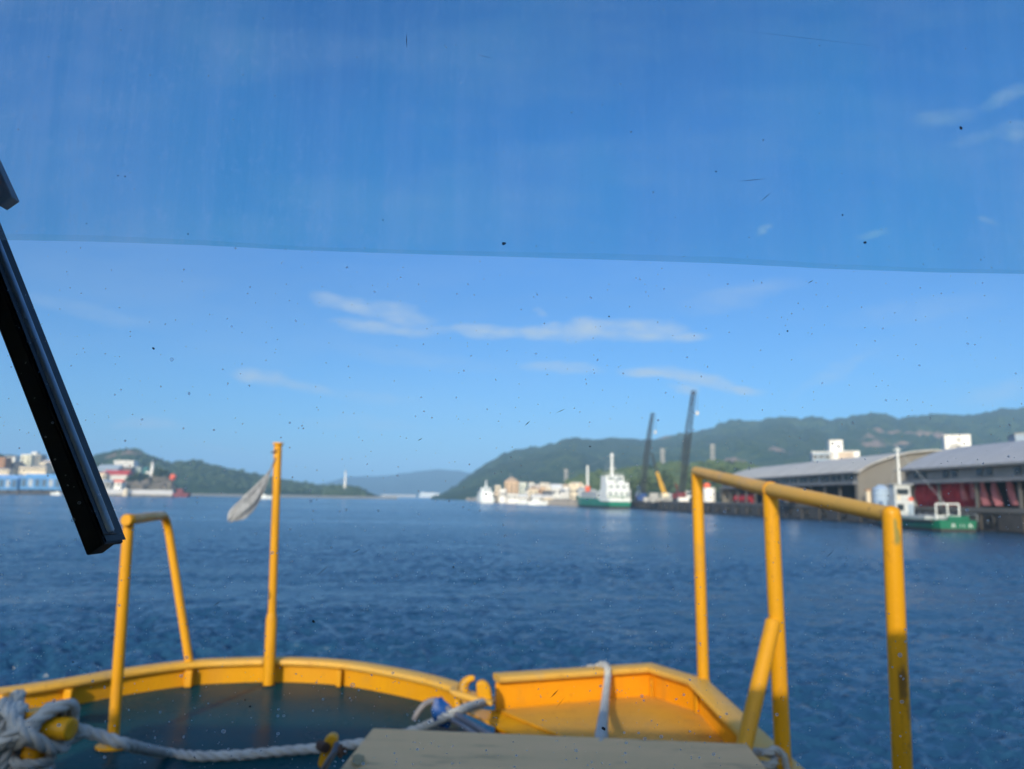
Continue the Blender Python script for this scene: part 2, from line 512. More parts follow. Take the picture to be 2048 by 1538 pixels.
# ------------------------------------------------------------------ sky: Nishita with thin clouds at fixed bearings
def build_sky():
    nt = NT(W.node_tree)
    out = nt.n('ShaderNodeOutputWorld')
    bg = nt.n('ShaderNodeBackground')
    sky = nt.n('ShaderNodeTexSky')
    sky.sky_type = 'NISHITA'
    sky.sun_disc = False
    sky.sun_elevation = R(SUN_EL)
    sky.sun_rotation = R(SUN_AZ)
    sky.air_density = 1.0
    sky.dust_density = 0.8
    sky.ozone_density = 2.2
    tc = nt.n('ShaderNodeTexCoord')
    d = tc.outputs['Generated']
    sp = nt.n('ShaderNodeSeparateXYZ')
    nt.l(d, sp.inputs[0])
    yy = nt.math('MAXIMUM', sp.outputs[1], 0.02)
    u = nt.math('DIVIDE', sp.outputs[0], yy)
    v = nt.math('DIVIDE', sp.outputs[2], yy)
    wv = nt.n('ShaderNodeCombineXYZ')
    nt.l(u, wv.inputs[0]); nt.l(v, wv.inputs[1])
    n_w = nt.noise(nt.mapping(wv.outputs[0], sc=(9, 22, 1)), 1.0, 5, 0.6)
    sw = nt.n('ShaderNodeSeparateColor')
    nt.l(n_w.outputs['Color'], sw.inputs[0])
    uu = nt.math('ADD', u, nt.math('MULTIPLY', nt.math('SUBTRACT', sw.outputs[0], 0.5), 0.10))
    vv = nt.math('ADD', v, nt.math('MULTIPLY', nt.math('SUBTRACT', sw.outputs[1], 0.5), 0.035))
    det = nt.noise(nt.mapping(wv.outputs[0], loc=(4, 2, 0), rot=(0, 0, R(8)), sc=(22, 60, 1)), 1.0, 6, 0.6)
    detr = nt.ramp(det.outputs[0], [(0.28, 0.30), (0.62, 1.0)])
    # (px, py, half width px, half height px, tilt deg (down to the right +), strength)
    patches = [
        (985, 665, 75, 14, 2, 0.75), (1085, 662, 62, 13, -4, 0.70), (1180, 661, 78, 15, -5, 0.70), (1290, 660, 95, 20, -4, 0.55), (1370, 671, 60, 11, 0, 0.50),
        (700, 612, 75, 17, 12, 0.42), (790, 627, 80, 20, 10, 0.40), (770, 655, 120, 10, 4, 0.42), (880, 660, 70, 7, 3, 0.20),
        (1310, 744, 75, 10, 4, 0.60), (1400, 757, 85, 15, 12, 0.75), (1465, 773, 66, 9, 8, 0.58), (1357, 776, 24, 11, 5, 0.65),
        (520, 757, 62, 17, 8, 0.50), (600, 771, 74, 10, 5, 0.32), (1125, 737, 80, 12, -2, 0.36), (1075, 626, 20, 7, 0, 0.26),
        (300, 846, 70, 14, 2, 0.40), (740, 790, 110, 14, 6, 0.12), (430, 893, 70, 8, 3, 0.18), (720, 845, 120, 14, 0, 0.13),
        (1890, 235, 60, 17, -12, 0.17), (2020, 195, 60, 16, -25, 0.22), (2040, 262, 45, 20, -12, 0.26), (1960, 270, 70, 10, -14, 0.12),
        (1518, 460, 17, 11, -28, 0.40), (1748, 466, 40, 10, -14, 0.24), (1972, 441, 18, 7, 0, 0.24),
        (1480, 590, 120, 22, -14, 0.16), (1670, 745, 90, 12, -35, 0.14), (1990, 785, 90, 20, -16, 0.18), (180, 625, 160, 18, 10, 0.13), (860, 720, 180, 14, 6, 0.11), (1850, 620, 160, 25, -10, 0.10),
    ]
    tot = None
    for (px, py, a, h, tilt, st) in patches:
        c = ray(px, py)
        cu, cv = c.x / c.y, c.z / c.y
        e = ray(px + 10, py)
        k = math.hypot(e.x / e.y - cu, e.z / e.y - cv) / 10.0
        ct, sn = math.cos(R(-tilt - ROLL)), math.sin(R(-tilt - ROLL))
        du = nt.math('SUBTRACT', uu, cu)
        dv = nt.math('SUBTRACT', vv, cv)
        p = nt.math('MULTIPLY_ADD', dv, sn, nt.math('MULTIPLY', du, ct))
        q = nt.math('MULTIPLY_ADD', dv, ct, nt.math('MULTIPLY', du, -sn))
        p = nt.math('DIVIDE', p, a * k * 1.15)
        q = nt.math('DIVIDE', q, h * k * 1.35)
        r2 = nt.math('MULTIPLY_ADD', q, q, nt.math('MULTIPLY', p, p))
        g = nt.math('SUBTRACT', 1.0, r2, clamp=True)
        g = nt.math('MULTIPLY', nt.math('POWER', g, 1.0), min(0.95, st * 1.65))
        tot = g if tot is None else nt.math('MAXIMUM', tot, g)
    veil = nt.noise(nt.mapping(wv.outputs[0], loc=(1, 5, 0), rot=(0, 0, R(10)), sc=(2.2, 7.0, 1)), 1.0, 5, 0.6)
    veilr = nt.ramp(veil.outputs[0], [(0.45, 0.0), (0.75, 0.15)])
    tot = nt.math('MULTIPLY', tot, detr)
    tot = nt.math('ADD', tot, veilr, clamp=True)
    tot = nt.math('MULTIPLY', tot, nt.math('GREATER_THAN', sp.outputs[1], 0.05))
    hs = nt.n('ShaderNodeHueSaturation')
    hs.inputs['Saturation'].default_value = SKY_SAT
    hs.inputs['Value'].default_value = 1.0
    nt.l(sky.outputs[0], hs.inputs['Color'])
    # unseen sky behind the camera whitened and brightened, added fill to lift the shade
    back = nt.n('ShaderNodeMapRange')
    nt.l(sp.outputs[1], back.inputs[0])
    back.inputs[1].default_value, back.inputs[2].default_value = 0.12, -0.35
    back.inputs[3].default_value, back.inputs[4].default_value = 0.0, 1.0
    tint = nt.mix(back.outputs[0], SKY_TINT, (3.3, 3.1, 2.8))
    upr = nt.n('ShaderNodeMapRange')
    nt.l(sp.outputs[2], upr.inputs[0])
    upr.inputs[1].default_value, upr.inputs[2].default_value = 0.26, 0.46
    upr.inputs[3].default_value, upr.inputs[4].default_value = 1.0, 1.28
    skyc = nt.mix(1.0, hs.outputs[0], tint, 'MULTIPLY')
    vs_ = nt.n('ShaderNodeVectorMath', operation='SCALE')
    nt.l(skyc, vs_.inputs[0]); nt.l(upr.outputs[0], vs_.inputs['Scale'])
    skyc = vs_.outputs[0]
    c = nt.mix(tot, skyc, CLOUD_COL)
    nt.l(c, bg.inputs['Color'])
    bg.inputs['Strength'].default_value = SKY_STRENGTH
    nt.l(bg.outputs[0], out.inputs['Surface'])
SKY_SAT = 1.15
SKY_TINT = (0.38, 0.90, 1.44)
CLOUD_COL = (5.2, 6.1, 7.5)
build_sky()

# ------------------------------------------------------------------ the boat we stand on
ZD = 2.25                     # fore deck
ZC = 2.38                     # top of the bulwark cap
boat = thing('work_boat', 'yellow work boat with dark green fore deck, handrails and bulwarks, seen through its wheelhouse window', 'boat', (0, 1.0, 0))

# fore bulwark: inner foot of the wall on the deck, left to right
foot = [at_z(x, y, ZD) for (x, y) in [(-150, 1478), (-40, 1443), (40, 1430), (140, 1412), (250, 1390), (380, 1371), (460, 1366), (540, 1364), (620, 1366), (700, 1373), (790, 1390), (860, 1407), (915, 1426)]]
foot = [Vector((-2.75, 2.1, ZD)), Vector((-2.72, 2.75, ZD))] + foot
foot = catmull(foot, 0.05)
deck_poly = [p.copy() for p in foot] + [V(0.12, 2.95, ZD), V(0.25, 0.40, ZD), V(-2.75, 0.40, ZD)]
MB().prism([p + V(0, 0, -0.05) for p in deck_poly], (0, 0, 0.05)).build('deck', DECK, boat, smooth=False)
bul = MB().sweep(foot, [(0.0, 0.0), (0.0, ZC - ZD - 0.02), (0.018, ZC - ZD - 0.02), (0.018, -0.30), (0.0, -0.30)][:4]).build('bulwark', YELLOW, boat)
capp = []
for k in range(12):
    an = 2 * math.pi * k / 12
    cx, cz = math.cos(an), math.sin(an)
    capp.append((0.012 + 0.053 * math.copysign(abs(cx) ** 0.6, cx), ZC - ZD - 0.019 + 0.019 * math.copysign(abs(cz) ** 0.6, cz)))
MB().sweep(foot, capp).build('cap_rail', YELLOW_CAP, bul)
for px, w in ((375, 0.021), (697, 0.014), (130, 0.02)):
    p = at_z(px, 1368 if px > 200 else 1413, ZD)
    q = min(foot, key=lambda f: (f - p).length)
    inw = (V(q.x * 0.8, 1.5, ZD) - q).normalized()
    pl = MB().prism([q + V(-w, 0, 0.001), q + V(w, 0, 0.001), q + V(w, 0, ZC - ZD - 0.04), q + V(-w, 0, ZC - ZD - 0.04)], inw * 0.055)
    pl.build('stiffener', YELLOW, bul, bevel=0.006)

# hull sides down to the water
hullp = [V(-2.75, -4.5, 0)] + [V(p.x, p.y, 0) for p in foot[::3]] + [V(0.10, 3.62, 0), V(0.55, 3.9, 0), V(0.98, 3.62, 0), V(1.0, -4.5, 0)]
prof = MB()
vs, fs = [], []
cen = V(-0.8, 0, 0)
for z, k in ((-0.6, 0.90), (0.1, 0.94), (ZD - 0.06, 0.995)):
    vs += [V(cen.x + (p.x - cen.x) * k, p.y * k, z) for p in hullp]
n = len(hullp)
for j in range(2):
    for i in range(n):
        a, b = j * n + i, j * n + (i + 1) % n
        fs.append((a, b, b + n, a + n))
fs.append(tuple(range(n)))
prof.add(vs, fs).build('hull', YELLOW_WORN, boat)
# aft deck under the wheelhouse
MB().box((-2.75, -4.4, ZD - 0.05), (1.0, 0.395, ZD)).build('aft_deck', DECK, boat, smooth=False)

# raised well on the right with its own wall
ZF, ZT = 2.262, 2.40
A = at_z(987, 1352, ZT) + V(0.015, -0.06, 0)
B = at_z(1296, 1332, ZT) + V(0, -0.06, 0)
Cn = at_z(1414, 1362, ZT) + V(-0.06, -0.05, 0)
D = V(Cn.x + 0.0, 0.70, ZT)
wellp = [V(p.x, p.y, ZF) for p in (A, B, Cn, D)]
def lerp_path(ps, step):
    out = []
    for i in range(len(ps) - 1):
        m = max(1, int((ps[i + 1] - ps[i]).length / step))
        out += [ps[i].lerp(ps[i + 1], k / m) for k in range(m)]
    return out + [ps[-1]]
well = MB().sweep(wellp, [(0.0, -0.004), (0.0, ZT - ZF - 0.02), (0.014, ZT - ZF - 0.02), (0.014, -0.25)]).build('well_wall', YELLOW_WELL, boat)
capw = [(o - 0.012, z - ZD + ZF - ZC + ZT) for (o, z) in [(0.018 + (a - 0.018) * 1.02, b) for (a, b) in capp]]
MB().sweep(wellp, capw).build('cap_rail', YELLOW_CAP, well)
for P_, ax in ((B, V(-0.02, -1, 0)), (Cn.lerp(B, 0.07), V(0, -1, 0))):
    q = V(P_.x, P_.y, ZF)
    MB().prism([q + V(-0.006, -0.004, 0), q + V(0.006, -0.004, 0), q + V(0.006, -0.004, ZT - ZF - 0.045), q + V(-0.006, -0.004, ZT - ZF - 0.045)], V(0, -0.045, 0)).build('stiffener', YELLOW, well, bevel=0.003)
for Yk in (3.05, 2.35, 1.75):
    q = V(Cn.x, Yk, ZF)
    MB().prism([q + V(-0.004, -0.006, 0), q + V(-0.004, 0.006, 0), q + V(-0.004, 0.006, 0.09), q + V(-0.004, -0.006, 0.09)], V(-0.045, 0, 0)).build('stiffener', YELLOW, well, bevel=0.003)
L1 = at_z(1122, 1472, ZF)
L0 = V(A.x + 0.01, A.y - 0.03, ZF)
dl = (L1 - L0)
L2 = L0 + dl * 2.2
MB().prism([V(L0.x, L0.y, ZF - 0.03), V(B.x, B.y, ZF - 0.03), V(Cn.x, Cn.y, ZF - 0.03), V(Cn.x, 0.7, ZF - 0.03), V(L2.x, 0.7, ZF - 0.03), V(L2.x, L2.y, ZF - 0.03)], (0, 0, 0.03)).build('well_floor', YELLOW_FLOOR, boat, smooth=False)
nl = V(dl.y, -dl.x, 0).normalized()
if nl.x > 0: nl = -nl
MB().prism([L0, L2, L2 + nl * 0.012, L0 + nl * 0.012], (0, 0, 0.006)).build('well_coaming', YELLOW_WORN, boat, bevel=0.004)
st_ = [at_z(x, y, ZD + 0.004) for (x, y) in ((905, 1411), (1003, 1423))]
st_ = [V(p.x, p.y, ZD - 0.004) for p in st_] + [L2 + nl * 0.014 + V(0, 0, ZD - 0.004 - ZF), L2 + nl * 0.17 + V(0, 0, ZD - 0.004 - ZF)]
MB().prism(st_, (0, 0, 0.010)).build('deck_strip', YELLOW_WORN, boat, smooth=False)

# flag pole on the fore deck
pb = at_z(537, 1369, ZD)
Yp = pb.y - 0.03
pole = MB().tube([at_y(543.6, 1235, Yp), at_y(556, 892, Yp)], 0.0225, 16).build('flagpole', YELLOW, boat)
MB().tube([at_y(537, 1369, Yp), at_y(543.0, 1238, Yp), at_y(543.6, 1226, Yp)], [0.031, 0.031, 0.024], 16).build('pole_socket', YELLOW, pole)
t_ = at_y(556.2, 889, Yp)
MB().tube([t_ - V(0, 0, 0.008), t_, t_ + V(0, 0, 0.006), t_ + V(0, 0, 0.010)], [0.020, 0.030, 0.031, 0.028], 16).build('pole_cap', YELLOW_WORN, pole)
MB().tube([at_y(546, 905, Yp) + V(0, -0.022, 0), at_y(552, 905, Yp) + V(0, -0.030, 0), at_y(557, 900, Yp) + V(0, -0.022, 0)], 0.005, 8).build('halyard_eye', RUST, pole)

# looped grab rail at the left
g0 = at_z(225, 1495, ZD)
Yn = g0.y
g1 = at_y(257.5, 1040, Yn)
fq = min(foot, key=lambda f: (f - at_z(380, 1372, ZD)).length)
Yf = fq.y
gate = MB()
gate.tube([V(g0.x, Yn, ZD), g1], 0.0225, 16)
bend = at_y(332, 1030, Yf)
dn = at_y(380, 1322, Yf)
pth = [g1 + (g1 - bend).normalized() * 0.045, g1, g1.lerp(bend, 0.78)]
k0, k1 = g1.lerp(bend, 0.86), bend.lerp(dn, 0.14)
for i in range(9):
    t = i / 8
    pth.append(k0 * (1 - t) ** 2 + bend * 2 * t * (1 - t) + k1 * t ** 2)
pth.append(dn + V(0, 0, -0.02))
grab = gate.build('grab_rail', YELLOW, boat)
MB().tube(pth, 0.0225, 16).build('grab_rail_loop', YELLOW, grab)
e0 = pth[0]
MB().tube([e0 + V(0, 0.03, 0), e0 - V(0, 0.002, 0), e0 - V(0, 0.008, 0)], [0.0265, 0.0265, 0.022], 18).build('end_cap', YELLOW, grab)
MB().prism([V(g0.x + 0.075 * math.cos(a * math.pi / 8) * (1.0 if math.cos(a * math.pi / 8) > 0 else 0.9), Yn + 0.055 * math.sin(a * math.pi / 8), ZD) for a in range(16)], (0, 0, 0.012)).build('foot_plate', YELLOW_WORN, grab, bevel=0.003)

# guard rail at the right: three posts, top rail in two lengths, brace
R_ = 0.0265
Y1, Y2, Y3 = Cn.y + 0.03, 2.62, 1.80
p1b, p1t = at_y(1407, 1366, Y1), at_y(1394, 948, Y1)
p2b, p2t = at_y(1567, 1536, Y2), at_y(1541, 990, Y2)
p3b, p3t = at_y(1806, 1560, Y3), at_y(1783, 1034, Y3)
def scuffed():
    m = simple('scuffed_post_paint', (0.64, 0.29, 0.004), (0.56, 0.25, 0.006), 0.42, 3.0, 0.3, 40, 0.004, stretch=(1, 1, 0.5), stain=(0.40, 0.24, 0.05), stain_amt=0.5)
    nt = NT.__new__(NT)
    nt.t = m.node_tree
    b = [n for n in m.node_tree.nodes if n.type == 'BSDF_PRINCIPLED'][0]
    base = b.inputs['Base Color'].links[0].from_socket
    tc = nt.n('ShaderNodeTexCoord')
    sp = nt.n('ShaderNodeSeparateXYZ')
    nt.l(tc.outputs['Object'], sp.inputs[0])
    nz = nt.noise(nt.mapping(tc.outputs['Object'], sc=(26, 26, 11)), 1.0, 6, 0.65)
    def band(z0, z1, x0, thr, col, base):
        zm = nt.ramp(nt.math('DIVIDE', nt.math('ABSOLUTE', nt.math('SUBTRACT', sp.outputs[2], (z0 + z1) / 2)), (z1 - z0) / 2), [(0.7, 1.0), (1.0, 0.0)])
        xm = nt.ramp(nt.math('DIVIDE', nt.math('ABSOLUTE', nt.math('SUBTRACT', sp.outputs[0], x0)), 0.013), [(0.6, 1.0), (1.0, 0.0)])
        k = nt.math('MULTIPLY', nt.math('MULTIPLY', zm, xm), nt.ramp(nz.outputs[0], [(thr + 0.03, 0.0), (thr + 0.11, 0.75)]))
        return nt.mix(k, base, col)
    c = band(2.68, 2.96, p3b.x + 0.004, 0.50, (0.035, 0.028, 0.018), base)
    c = band(3.20, 3.27, p3t.x + 0.004, 0.44, (0.16, 0.20, 0.07), c)
    nt.l(c, b.inputs['Base Color'])
    return m
guard = MB().tube([p1b, p1t], R_ * 1.08, 18).build('guard_rail', YELLOW, boat)
p2x = MB().tube([p2b, p2t], R_, 18)
p2x.build('post', YELLOW, guard)
p3f = p3b + (p3b - p3t).normalized() * 0.35
el = at_y(1781, 1008, Y3)
rail_end = p2t.lerp(el, 0.96)
corner = at_y(1782.5, 1030, Y3)
up_ = (p3t - p3b).normalized()
elb = [p3f, p3b, p3t, corner + up_ * 0.004]
R3 = 0.0215
rad = [R3] * 4
for i in range(1, 7):
    a = math.pi / 2 * i / 6
    elb.append(corner + up_ * (0.004 + R3 * 0.85 * math.sin(a)))
    rad.append(max(0.0008, R3 * math.cos(a)))
MB().tube(elb, rad, 20).build('post', scuffed(), guard)
jn = p2t + V(0, 0, 0.018)
ptl = p1t + V(0, 0, 0.012)
MB().tube([ptl + (ptl - jn).normalized() * 0.02, ptl, jn], R_ * 0.98, 18).build('top_rail', YELLOW_CAP, guard)
MB().tube([jn, corner - (corner - jn).normalized() * 0.012], [R_ * 0.98, 0.0195], 18).build('top_rail', YELLOW_CAP, guard)
dj = (corner - ptl).normalized()
MB().tube([jn - dj * 0.012, jn + dj * 0.012], R_ * 1.1, 18).build('weld_ring', YELLOW, guard)
for P_, r_ in ((p1b.lerp(p1t, 0.012), R_ * 1.22), (p2b.lerp(p2t, 0.02), R_ * 1.15)):
    MB().tube([P_ - V(0, 0, 0.006), P_, P_ + V(0, 0, 0.006)], [r_ * 0.97, r_, r_ * 0.95], 18).build('weld_ring', YELLOW_WORN, guard)
b0, b1 = at_y(1546, 1244, Y2 - 0.02), at_y(1482, 1520, 2.42)
MB().tube([b0 + V(0.004, 0, 0.01), b0, b1, b1 + (b1 - b0) * 0.25], [0.016, 0.0255, 0.0255, 0.0255], 18).build('brace', YELLOW, guard)
q = V(p2b.x, Y2, ZT - 0.09)
MB().prism([q + V(0.02, -0.005, 0.13), q + V(0.02, -0.005, -0.06), q + V(0.11, -0.005, -0.06), q + V(0.10, -0.005, 0.0)], V(0, 0.01, 0)).build('gusset', YELLOW, guard, bevel=0.002)

# cross bitt at the left edge
YB = 2.52
bc = at_y(72, 1452, YB)
bitt = MB().tube([V(bc.x + 0.0, YB, ZD), V(bc.x, YB, bc.z + 0.05)], 0.034, 18).build('mooring_bitt', YELLOW_WORN, boat)
MB().tube([bc + V(-0.13, 0.01, 0.0), bc + V(0.108, -0.012, -0.004), bc + V(0.120, -0.014, -0.004), bc + V(0.124, -0.0145, -0.004)], [0.034, 0.035, 0.034, 0.029], 22).build('cross_bar', YELLOW_WORN, bitt)
# low fairlead beyond the bitt
fl = at_y(10, 1405, 3.15)
MB().prism([at_y(x, y, 3.12) for (x, y) in ((-60, 1393), (4, 1389), (8, 1398), (22, 1396), (31, 1403), (18, 1412), (-60, 1416))], V(0, 0.06, 0)).build('chock', YELLOW, boat, bevel=0.008)

# open fairlead with two horns beside the well
YH = at_z(930, 1402, 2.36).y
fair = MB().prism([at_y(x, y, YH) for (x, y) in ((897, 1383), (905, 1381), (985, 1404), (985, 1414), (946, 1406), (905, 1393))], V(0, 0.10, 0)).build('fairlead', YELLOW_CAP, boat, bevel=0.008)
hp = [at_y(x, y, YH + 0.05) for (x, y) in ((930, 1402), (926, 1388), (926, 1374), (931, 1364), (939, 1358), (949, 1356))]
MB().tube(catmull(hp, 0.006), [0.040 - 0.029 * (i / (len(catmull(hp, 0.006)) - 1)) ** 1.1 for i in range(len(catmull(hp, 0.006)))], 14).build('horn', YELLOW_WORN, fair)
MB().prism([at_y(x, y, YH + 0.03) for (x, y) in ((955, 1404), (953, 1384), (952, 1370), (955, 1364), (965, 1362), (974, 1366), (980, 1376), (983, 1390), (984, 1406))], V(0, 0.05, 0)).build('horn', YELLOW, fair, bevel=0.012)
MB().tube([at_y(912, 1400, YH - 0.02), at_y(918, 1420, YH - 0.03)], 0.016, 10).build('horn_bracket', YELLOW, fair)

# hatch box with a scuffed lid in front of the window
ZL = 2.68
h0, h1 = at_z(745, 1455, ZL), at_z(1495, 1486.5, ZL)
h3, h2 = at_z(690, 1524, ZL), at_z(1538, 1541, ZL)
h3, h2 = h0 + (h3 - h0).normalized() * 0.75, h1 + (h2 - h1).normalized() * 0.70
top = [h0, h1, h2, h3]
MB().prism([p - V(0, 0, 0.03) for p in top], (0, 0, 0.03))
hatch = MB().prism([V(p.x * 0.97 + 0.012, 1.35 + (p.y - 1.35) * 0.95, ZD + 0.03) for p in top], (0, 0, ZL - ZD - 0.062)).build('hatch_box', YELLOW_WORN, boat, bevel=0.01)
MB().prism([p - V(0, 0, 0.03) for p in top], (0, 0, 0.03)).build('lid', LID, hatch, bevel=0.006)
YK = 1.72
def clamp_poly(pts, y, d, name, mat, bev=0.003):
    return MB().prism([at_y(a, b, y) for a, b in pts], V(0, d, 0)).build(name, mat, dog, bevel=bev)
dog = MB().prism([at_y(a, b, YK) for a, b in ((634, 1532), (644, 1495), (650, 1477), (658, 1470), (668, 1470), (673, 1476), (672, 1490), (662, 1512), (650, 1545))], V(0, 0.025, 0)).build('hatch_clamp', YELLOW_WORN, hatch, bevel=0.004)
MB().tube([at_y(640, 1490, YK + 0.01), at_y(652, 1496, YK - 0.01)], 0.011, 8).build('bolt', RUST, dog)
MB().tube([at_y(664, 1504, YK - 0.01), at_y(692, 1501, YK - 0.01)], [0.008, 0.008], 8).build('bolt', RUST, dog)
MB().tube([at_y(678, 1502, YK - 0.015), at_y(684, 1501.5, YK - 0.015)], 0.014, 6).build('nut', RUST, dog)
MB().tube(catmull([at_y(674, 1488, YK - 0.01), at_y(668, 1505, YK - 0.03), at_y(655, 1525, YK - 0.03), at_y(644, 1545, YK - 0.02)], 0.01), 0.007, 8).build('clamp_link', STEEL, dog)
bp_ = [at_z(x, y, ZL + 0.001) for x, y in ((704, 1514), (716, 1510), (728, 1514), (729, 1526), (718, 1535), (704, 1530))]
MB().prism(bp_, (0, 0, 0.004)).build('lid_plate', LID_RUST, hatch, bevel=0.002)

# wheelhouse round the camera
YW = 0.285
wh = thing('wheelhouse', None, None, (0, 1.0, 0))
wh.parent = boat
wh.location = (0, 0, 0)
ORG[wh.name] = Vector((0, 1.0, 0))
xl, xr, yb = -2.45, 1.75, -1.9
wl, wr, wz0, wz1 = -1.35, 1.35, EYE - 0.20, EYE + 0.247
roof_z = EYE + 0.275
fw = MB()
fw.box((xl, YW, ZD + 0.001), (xr, YW + 0.03, wz0))
fw.box((xl, YW, wz1), (xr, YW + 0.03, roof_z - 0.001))
fw.box((xl, YW, wz0 + 0.0005), (wl, YW + 0.03, wz1 - 0.0005))
fw.box((wr, YW, wz0 + 0.0005), (xr, YW + 0.03, wz1 - 0.0005))
fw.build('front_wall', HOUSE_WHITE, wh, smooth=False)
sw_ = MB()  # unseen side openings and pale lining, added to bring skylight onto the wiper
for (xa, xb) in ((xl - 0.06, xl - 0.001), (xr + 0.001, xr + 0.06)):
    sw_.box((xa, yb, ZD + 0.001), (xb, YW + 0.03, EYE - 0.35))
    sw_.box((xa, yb, EYE + 0.2), (xb, YW + 0.03, roof_z - 0.001))
    sw_.box((xa, yb, EYE - 0.3495), (xb, yb + 0.25, EYE + 0.1995))
    sw_.box((xa, 0.08, EYE - 0.3495), (xb, YW + 0.03, EYE + 0.1995))
sw_.box((xl - 0.06, yb - 0.06, ZD + 0.001), (xr + 0.06, yb - 0.001, roof_z - 0.001))
sw_.build('side_wall', HOUSE_BOUNCE, wh, smooth=False)
MB().box((xl - 0.08, yb - 0.1, roof_z), (xr + 0.08, YW + 0.075, roof_z + 0.025)).build('wheelhouse_roof', HOUSE_WHITE, wh, smooth=False)
gf = MB()
for (a, b) in (((wl, YW - 0.012, wz0), (wl + 0.03, YW - 0.001, wz1)), ((wr - 0.03, YW - 0.012, wz0), (wr, YW - 0.001, wz1)), ((wl + 0.031, YW - 0.012, wz0), (wr - 0.031, YW - 0.001, wz0 + 0.02)), ((wl + 0.031, YW - 0.012, wz1 - 0.006), (wr - 0.031, YW - 0.001, wz1))):
    gf.box(a, b)
gf.build('window_frame', RUBBER, wh, smooth=False)
# clear pane
gm = bpy.data.materials.new('clear_window_glass')
gm.use_nodes = True
nt = NT(gm.node_tree)
o_ = nt.n('ShaderNodeOutputMaterial')
tb = nt.n('ShaderNodeBsdfTransparent')
tb.inputs[0].default_value = (0.955, 0.975, 0.975, 1)
nt.l(tb.outputs[0], o_.inputs['Surface'])
GY = YW + 0.020
MB().box((wl - 0.004, GY, wz0 - 0.004), (wr + 0.004, GY + 0.005, wz1 + 0.004)).build('window_pane', gm, wh, smooth=False)

# sun-shade film stuck to the inside of the upper pane
def film_mat():
    m, nt, out = new_mat('aged_shade_film')
    tc = nt.n('ShaderNodeTexCoord')
    o = tc.outputs['Object']
    tr = nt.n('ShaderNodeBsdfTransparent')
    tl = nt.n('ShaderNodeBsdfTranslucent')
    sx = nt.n('ShaderNodeSeparateXYZ')
    nt.l(o, sx.inputs[0])
    streak = nt.noise(nt.mapping(o, rot=(0, R(-4), 0), sc=(90, 1, 5)), 1.0, 6, 0.62, 0.3)
    blot = nt.noise(nt.mapping(o, sc=(16, 1, 12)), 1.0, 5, 0.6)
    spk = nt.noise(nt.mapping(o, sc=(260, 1, 170)), 1.0, 3, 0.6)
    tint = nt.noise(nt.mapping(o, loc=(2, 0, 5), sc=(11, 1, 6)), 1.0, 4, 0.6)
    # ageing: milkier towards the left end and the lower edge of the film
    agel = nt.ramp(sx.outputs[0], [(0.0, 1.0), (1.0, 0.0)])
    mr = nt.n('ShaderNodeMapRange')
    nt.l(sx.outputs[0], mr.inputs[0])
    mr.inputs[1].default_value, mr.inputs[2].default_value = -0.24, 0.02
    mr.inputs[3].default_value, mr.inputs[4].default_value = 1.7, 0.55
    a = nt.math('MULTIPLY', nt.ramp(streak.outputs[0], [(0.38, 0.05), (0.70, 1.0)]), 0.24)
    b = nt.math('MULTIPLY', nt.ramp(blot.outputs[0], [(0.30, 0.0), (0.72, 1.0)]), 0.12)
    c = nt.math('MULTIPLY', nt.ramp(spk.outputs[0], [(0.54, 0.0), (0.68, 1.0)]), 0.12)
    # worn streaks let more light through than the tint round them
    f = nt.math('MULTIPLY', nt.math('ADD', nt.math('ADD', a, b), c), mr.outputs[0], clamp=True)
    tcol = nt.mix(nt.ramp(tint.outputs[0], [(0.40, 0.0), (0.60, 1.0)]), (0.59, 0.79, 0.83), (0.53, 0.82, 0.83))
    nt.l(nt.mix(nt.math('MULTIPLY', f, 2.2, clamp=True), tcol, (0.93, 0.985, 0.98)), tr.inputs[0])
    f = nt.math('ADD', nt.math('MULTIPLY', f, 0.35), 0.035)
    nt.l(nt.mix(nt.ramp(tint.outputs[0], [(0.42, 0.0), (0.58, 1.0)]), (0.98, 0.88, 0.96), (0.84, 0.97, 0.97)), tl.inputs[0])
    mx = nt.n('ShaderNodeMixShader')
    nt.l(f, mx.inputs[0])
    nt.l(tr.outputs[0], mx.inputs[1])
    nt.l(tl.outputs[0], mx.inputs[2])
    nt.l(mx.outputs[0], out.inputs['Surface'])
    return m
FILM = film_mat()
FY = GY - 0.0006
fa, fb = at_y(20, 479, FY), at_y(2040, 549, FY)
sl = (fb.z - fa.z) / (fb.x - fa.x)
zat = lambda x: fa.z + sl * (x - fa.x)
ed = [V(x, FY, zat(x) + 0.0004 * math.sin(x * 31) + 0.0002 * math.sin(x * 90)) for x in [wl + 0.001 + (wr - wl - 0.002) * i / 60 for i in range(61)]]
fv = ed + [V(p.x, FY, wz1) for p in ed]
n = len(ed)
MB().add(fv, [(i, i + 1, i + 1 + n, i + n) for i in range(n - 1)]).build('shade_film', FILM, wh, smooth=False)
fe = bpy.data.materials.new('film_edge')
fe.use_nodes = True
nt = NT(fe.node_tree)
o_ = nt.n('ShaderNodeOutputMaterial')
t1, t2, mx = nt.n('ShaderNodeBsdfTransparent'), nt.n('ShaderNodeBsdfTranslucent'), nt.n('ShaderNodeMixShader')
t1.inputs[0].default_value = (0.965, 0.968, 0.955, 1)
t2.inputs[0].default_value = (0.42, 0.50, 0.50, 1)
mx.inputs[0].default_value = 0.03
nt.l(t1.outputs[0], mx.inputs[1]); nt.l(t2.outputs[0], mx.inputs[2]); nt.l(mx.outputs[0], o_.inputs['Surface'])
ev = [p - V(0, 0.0003, 0) for p in ed] + [p + V(0, -0.0003, 0.0022 + 0.0006 * math.sin(p.x * 23)) for p in ed]
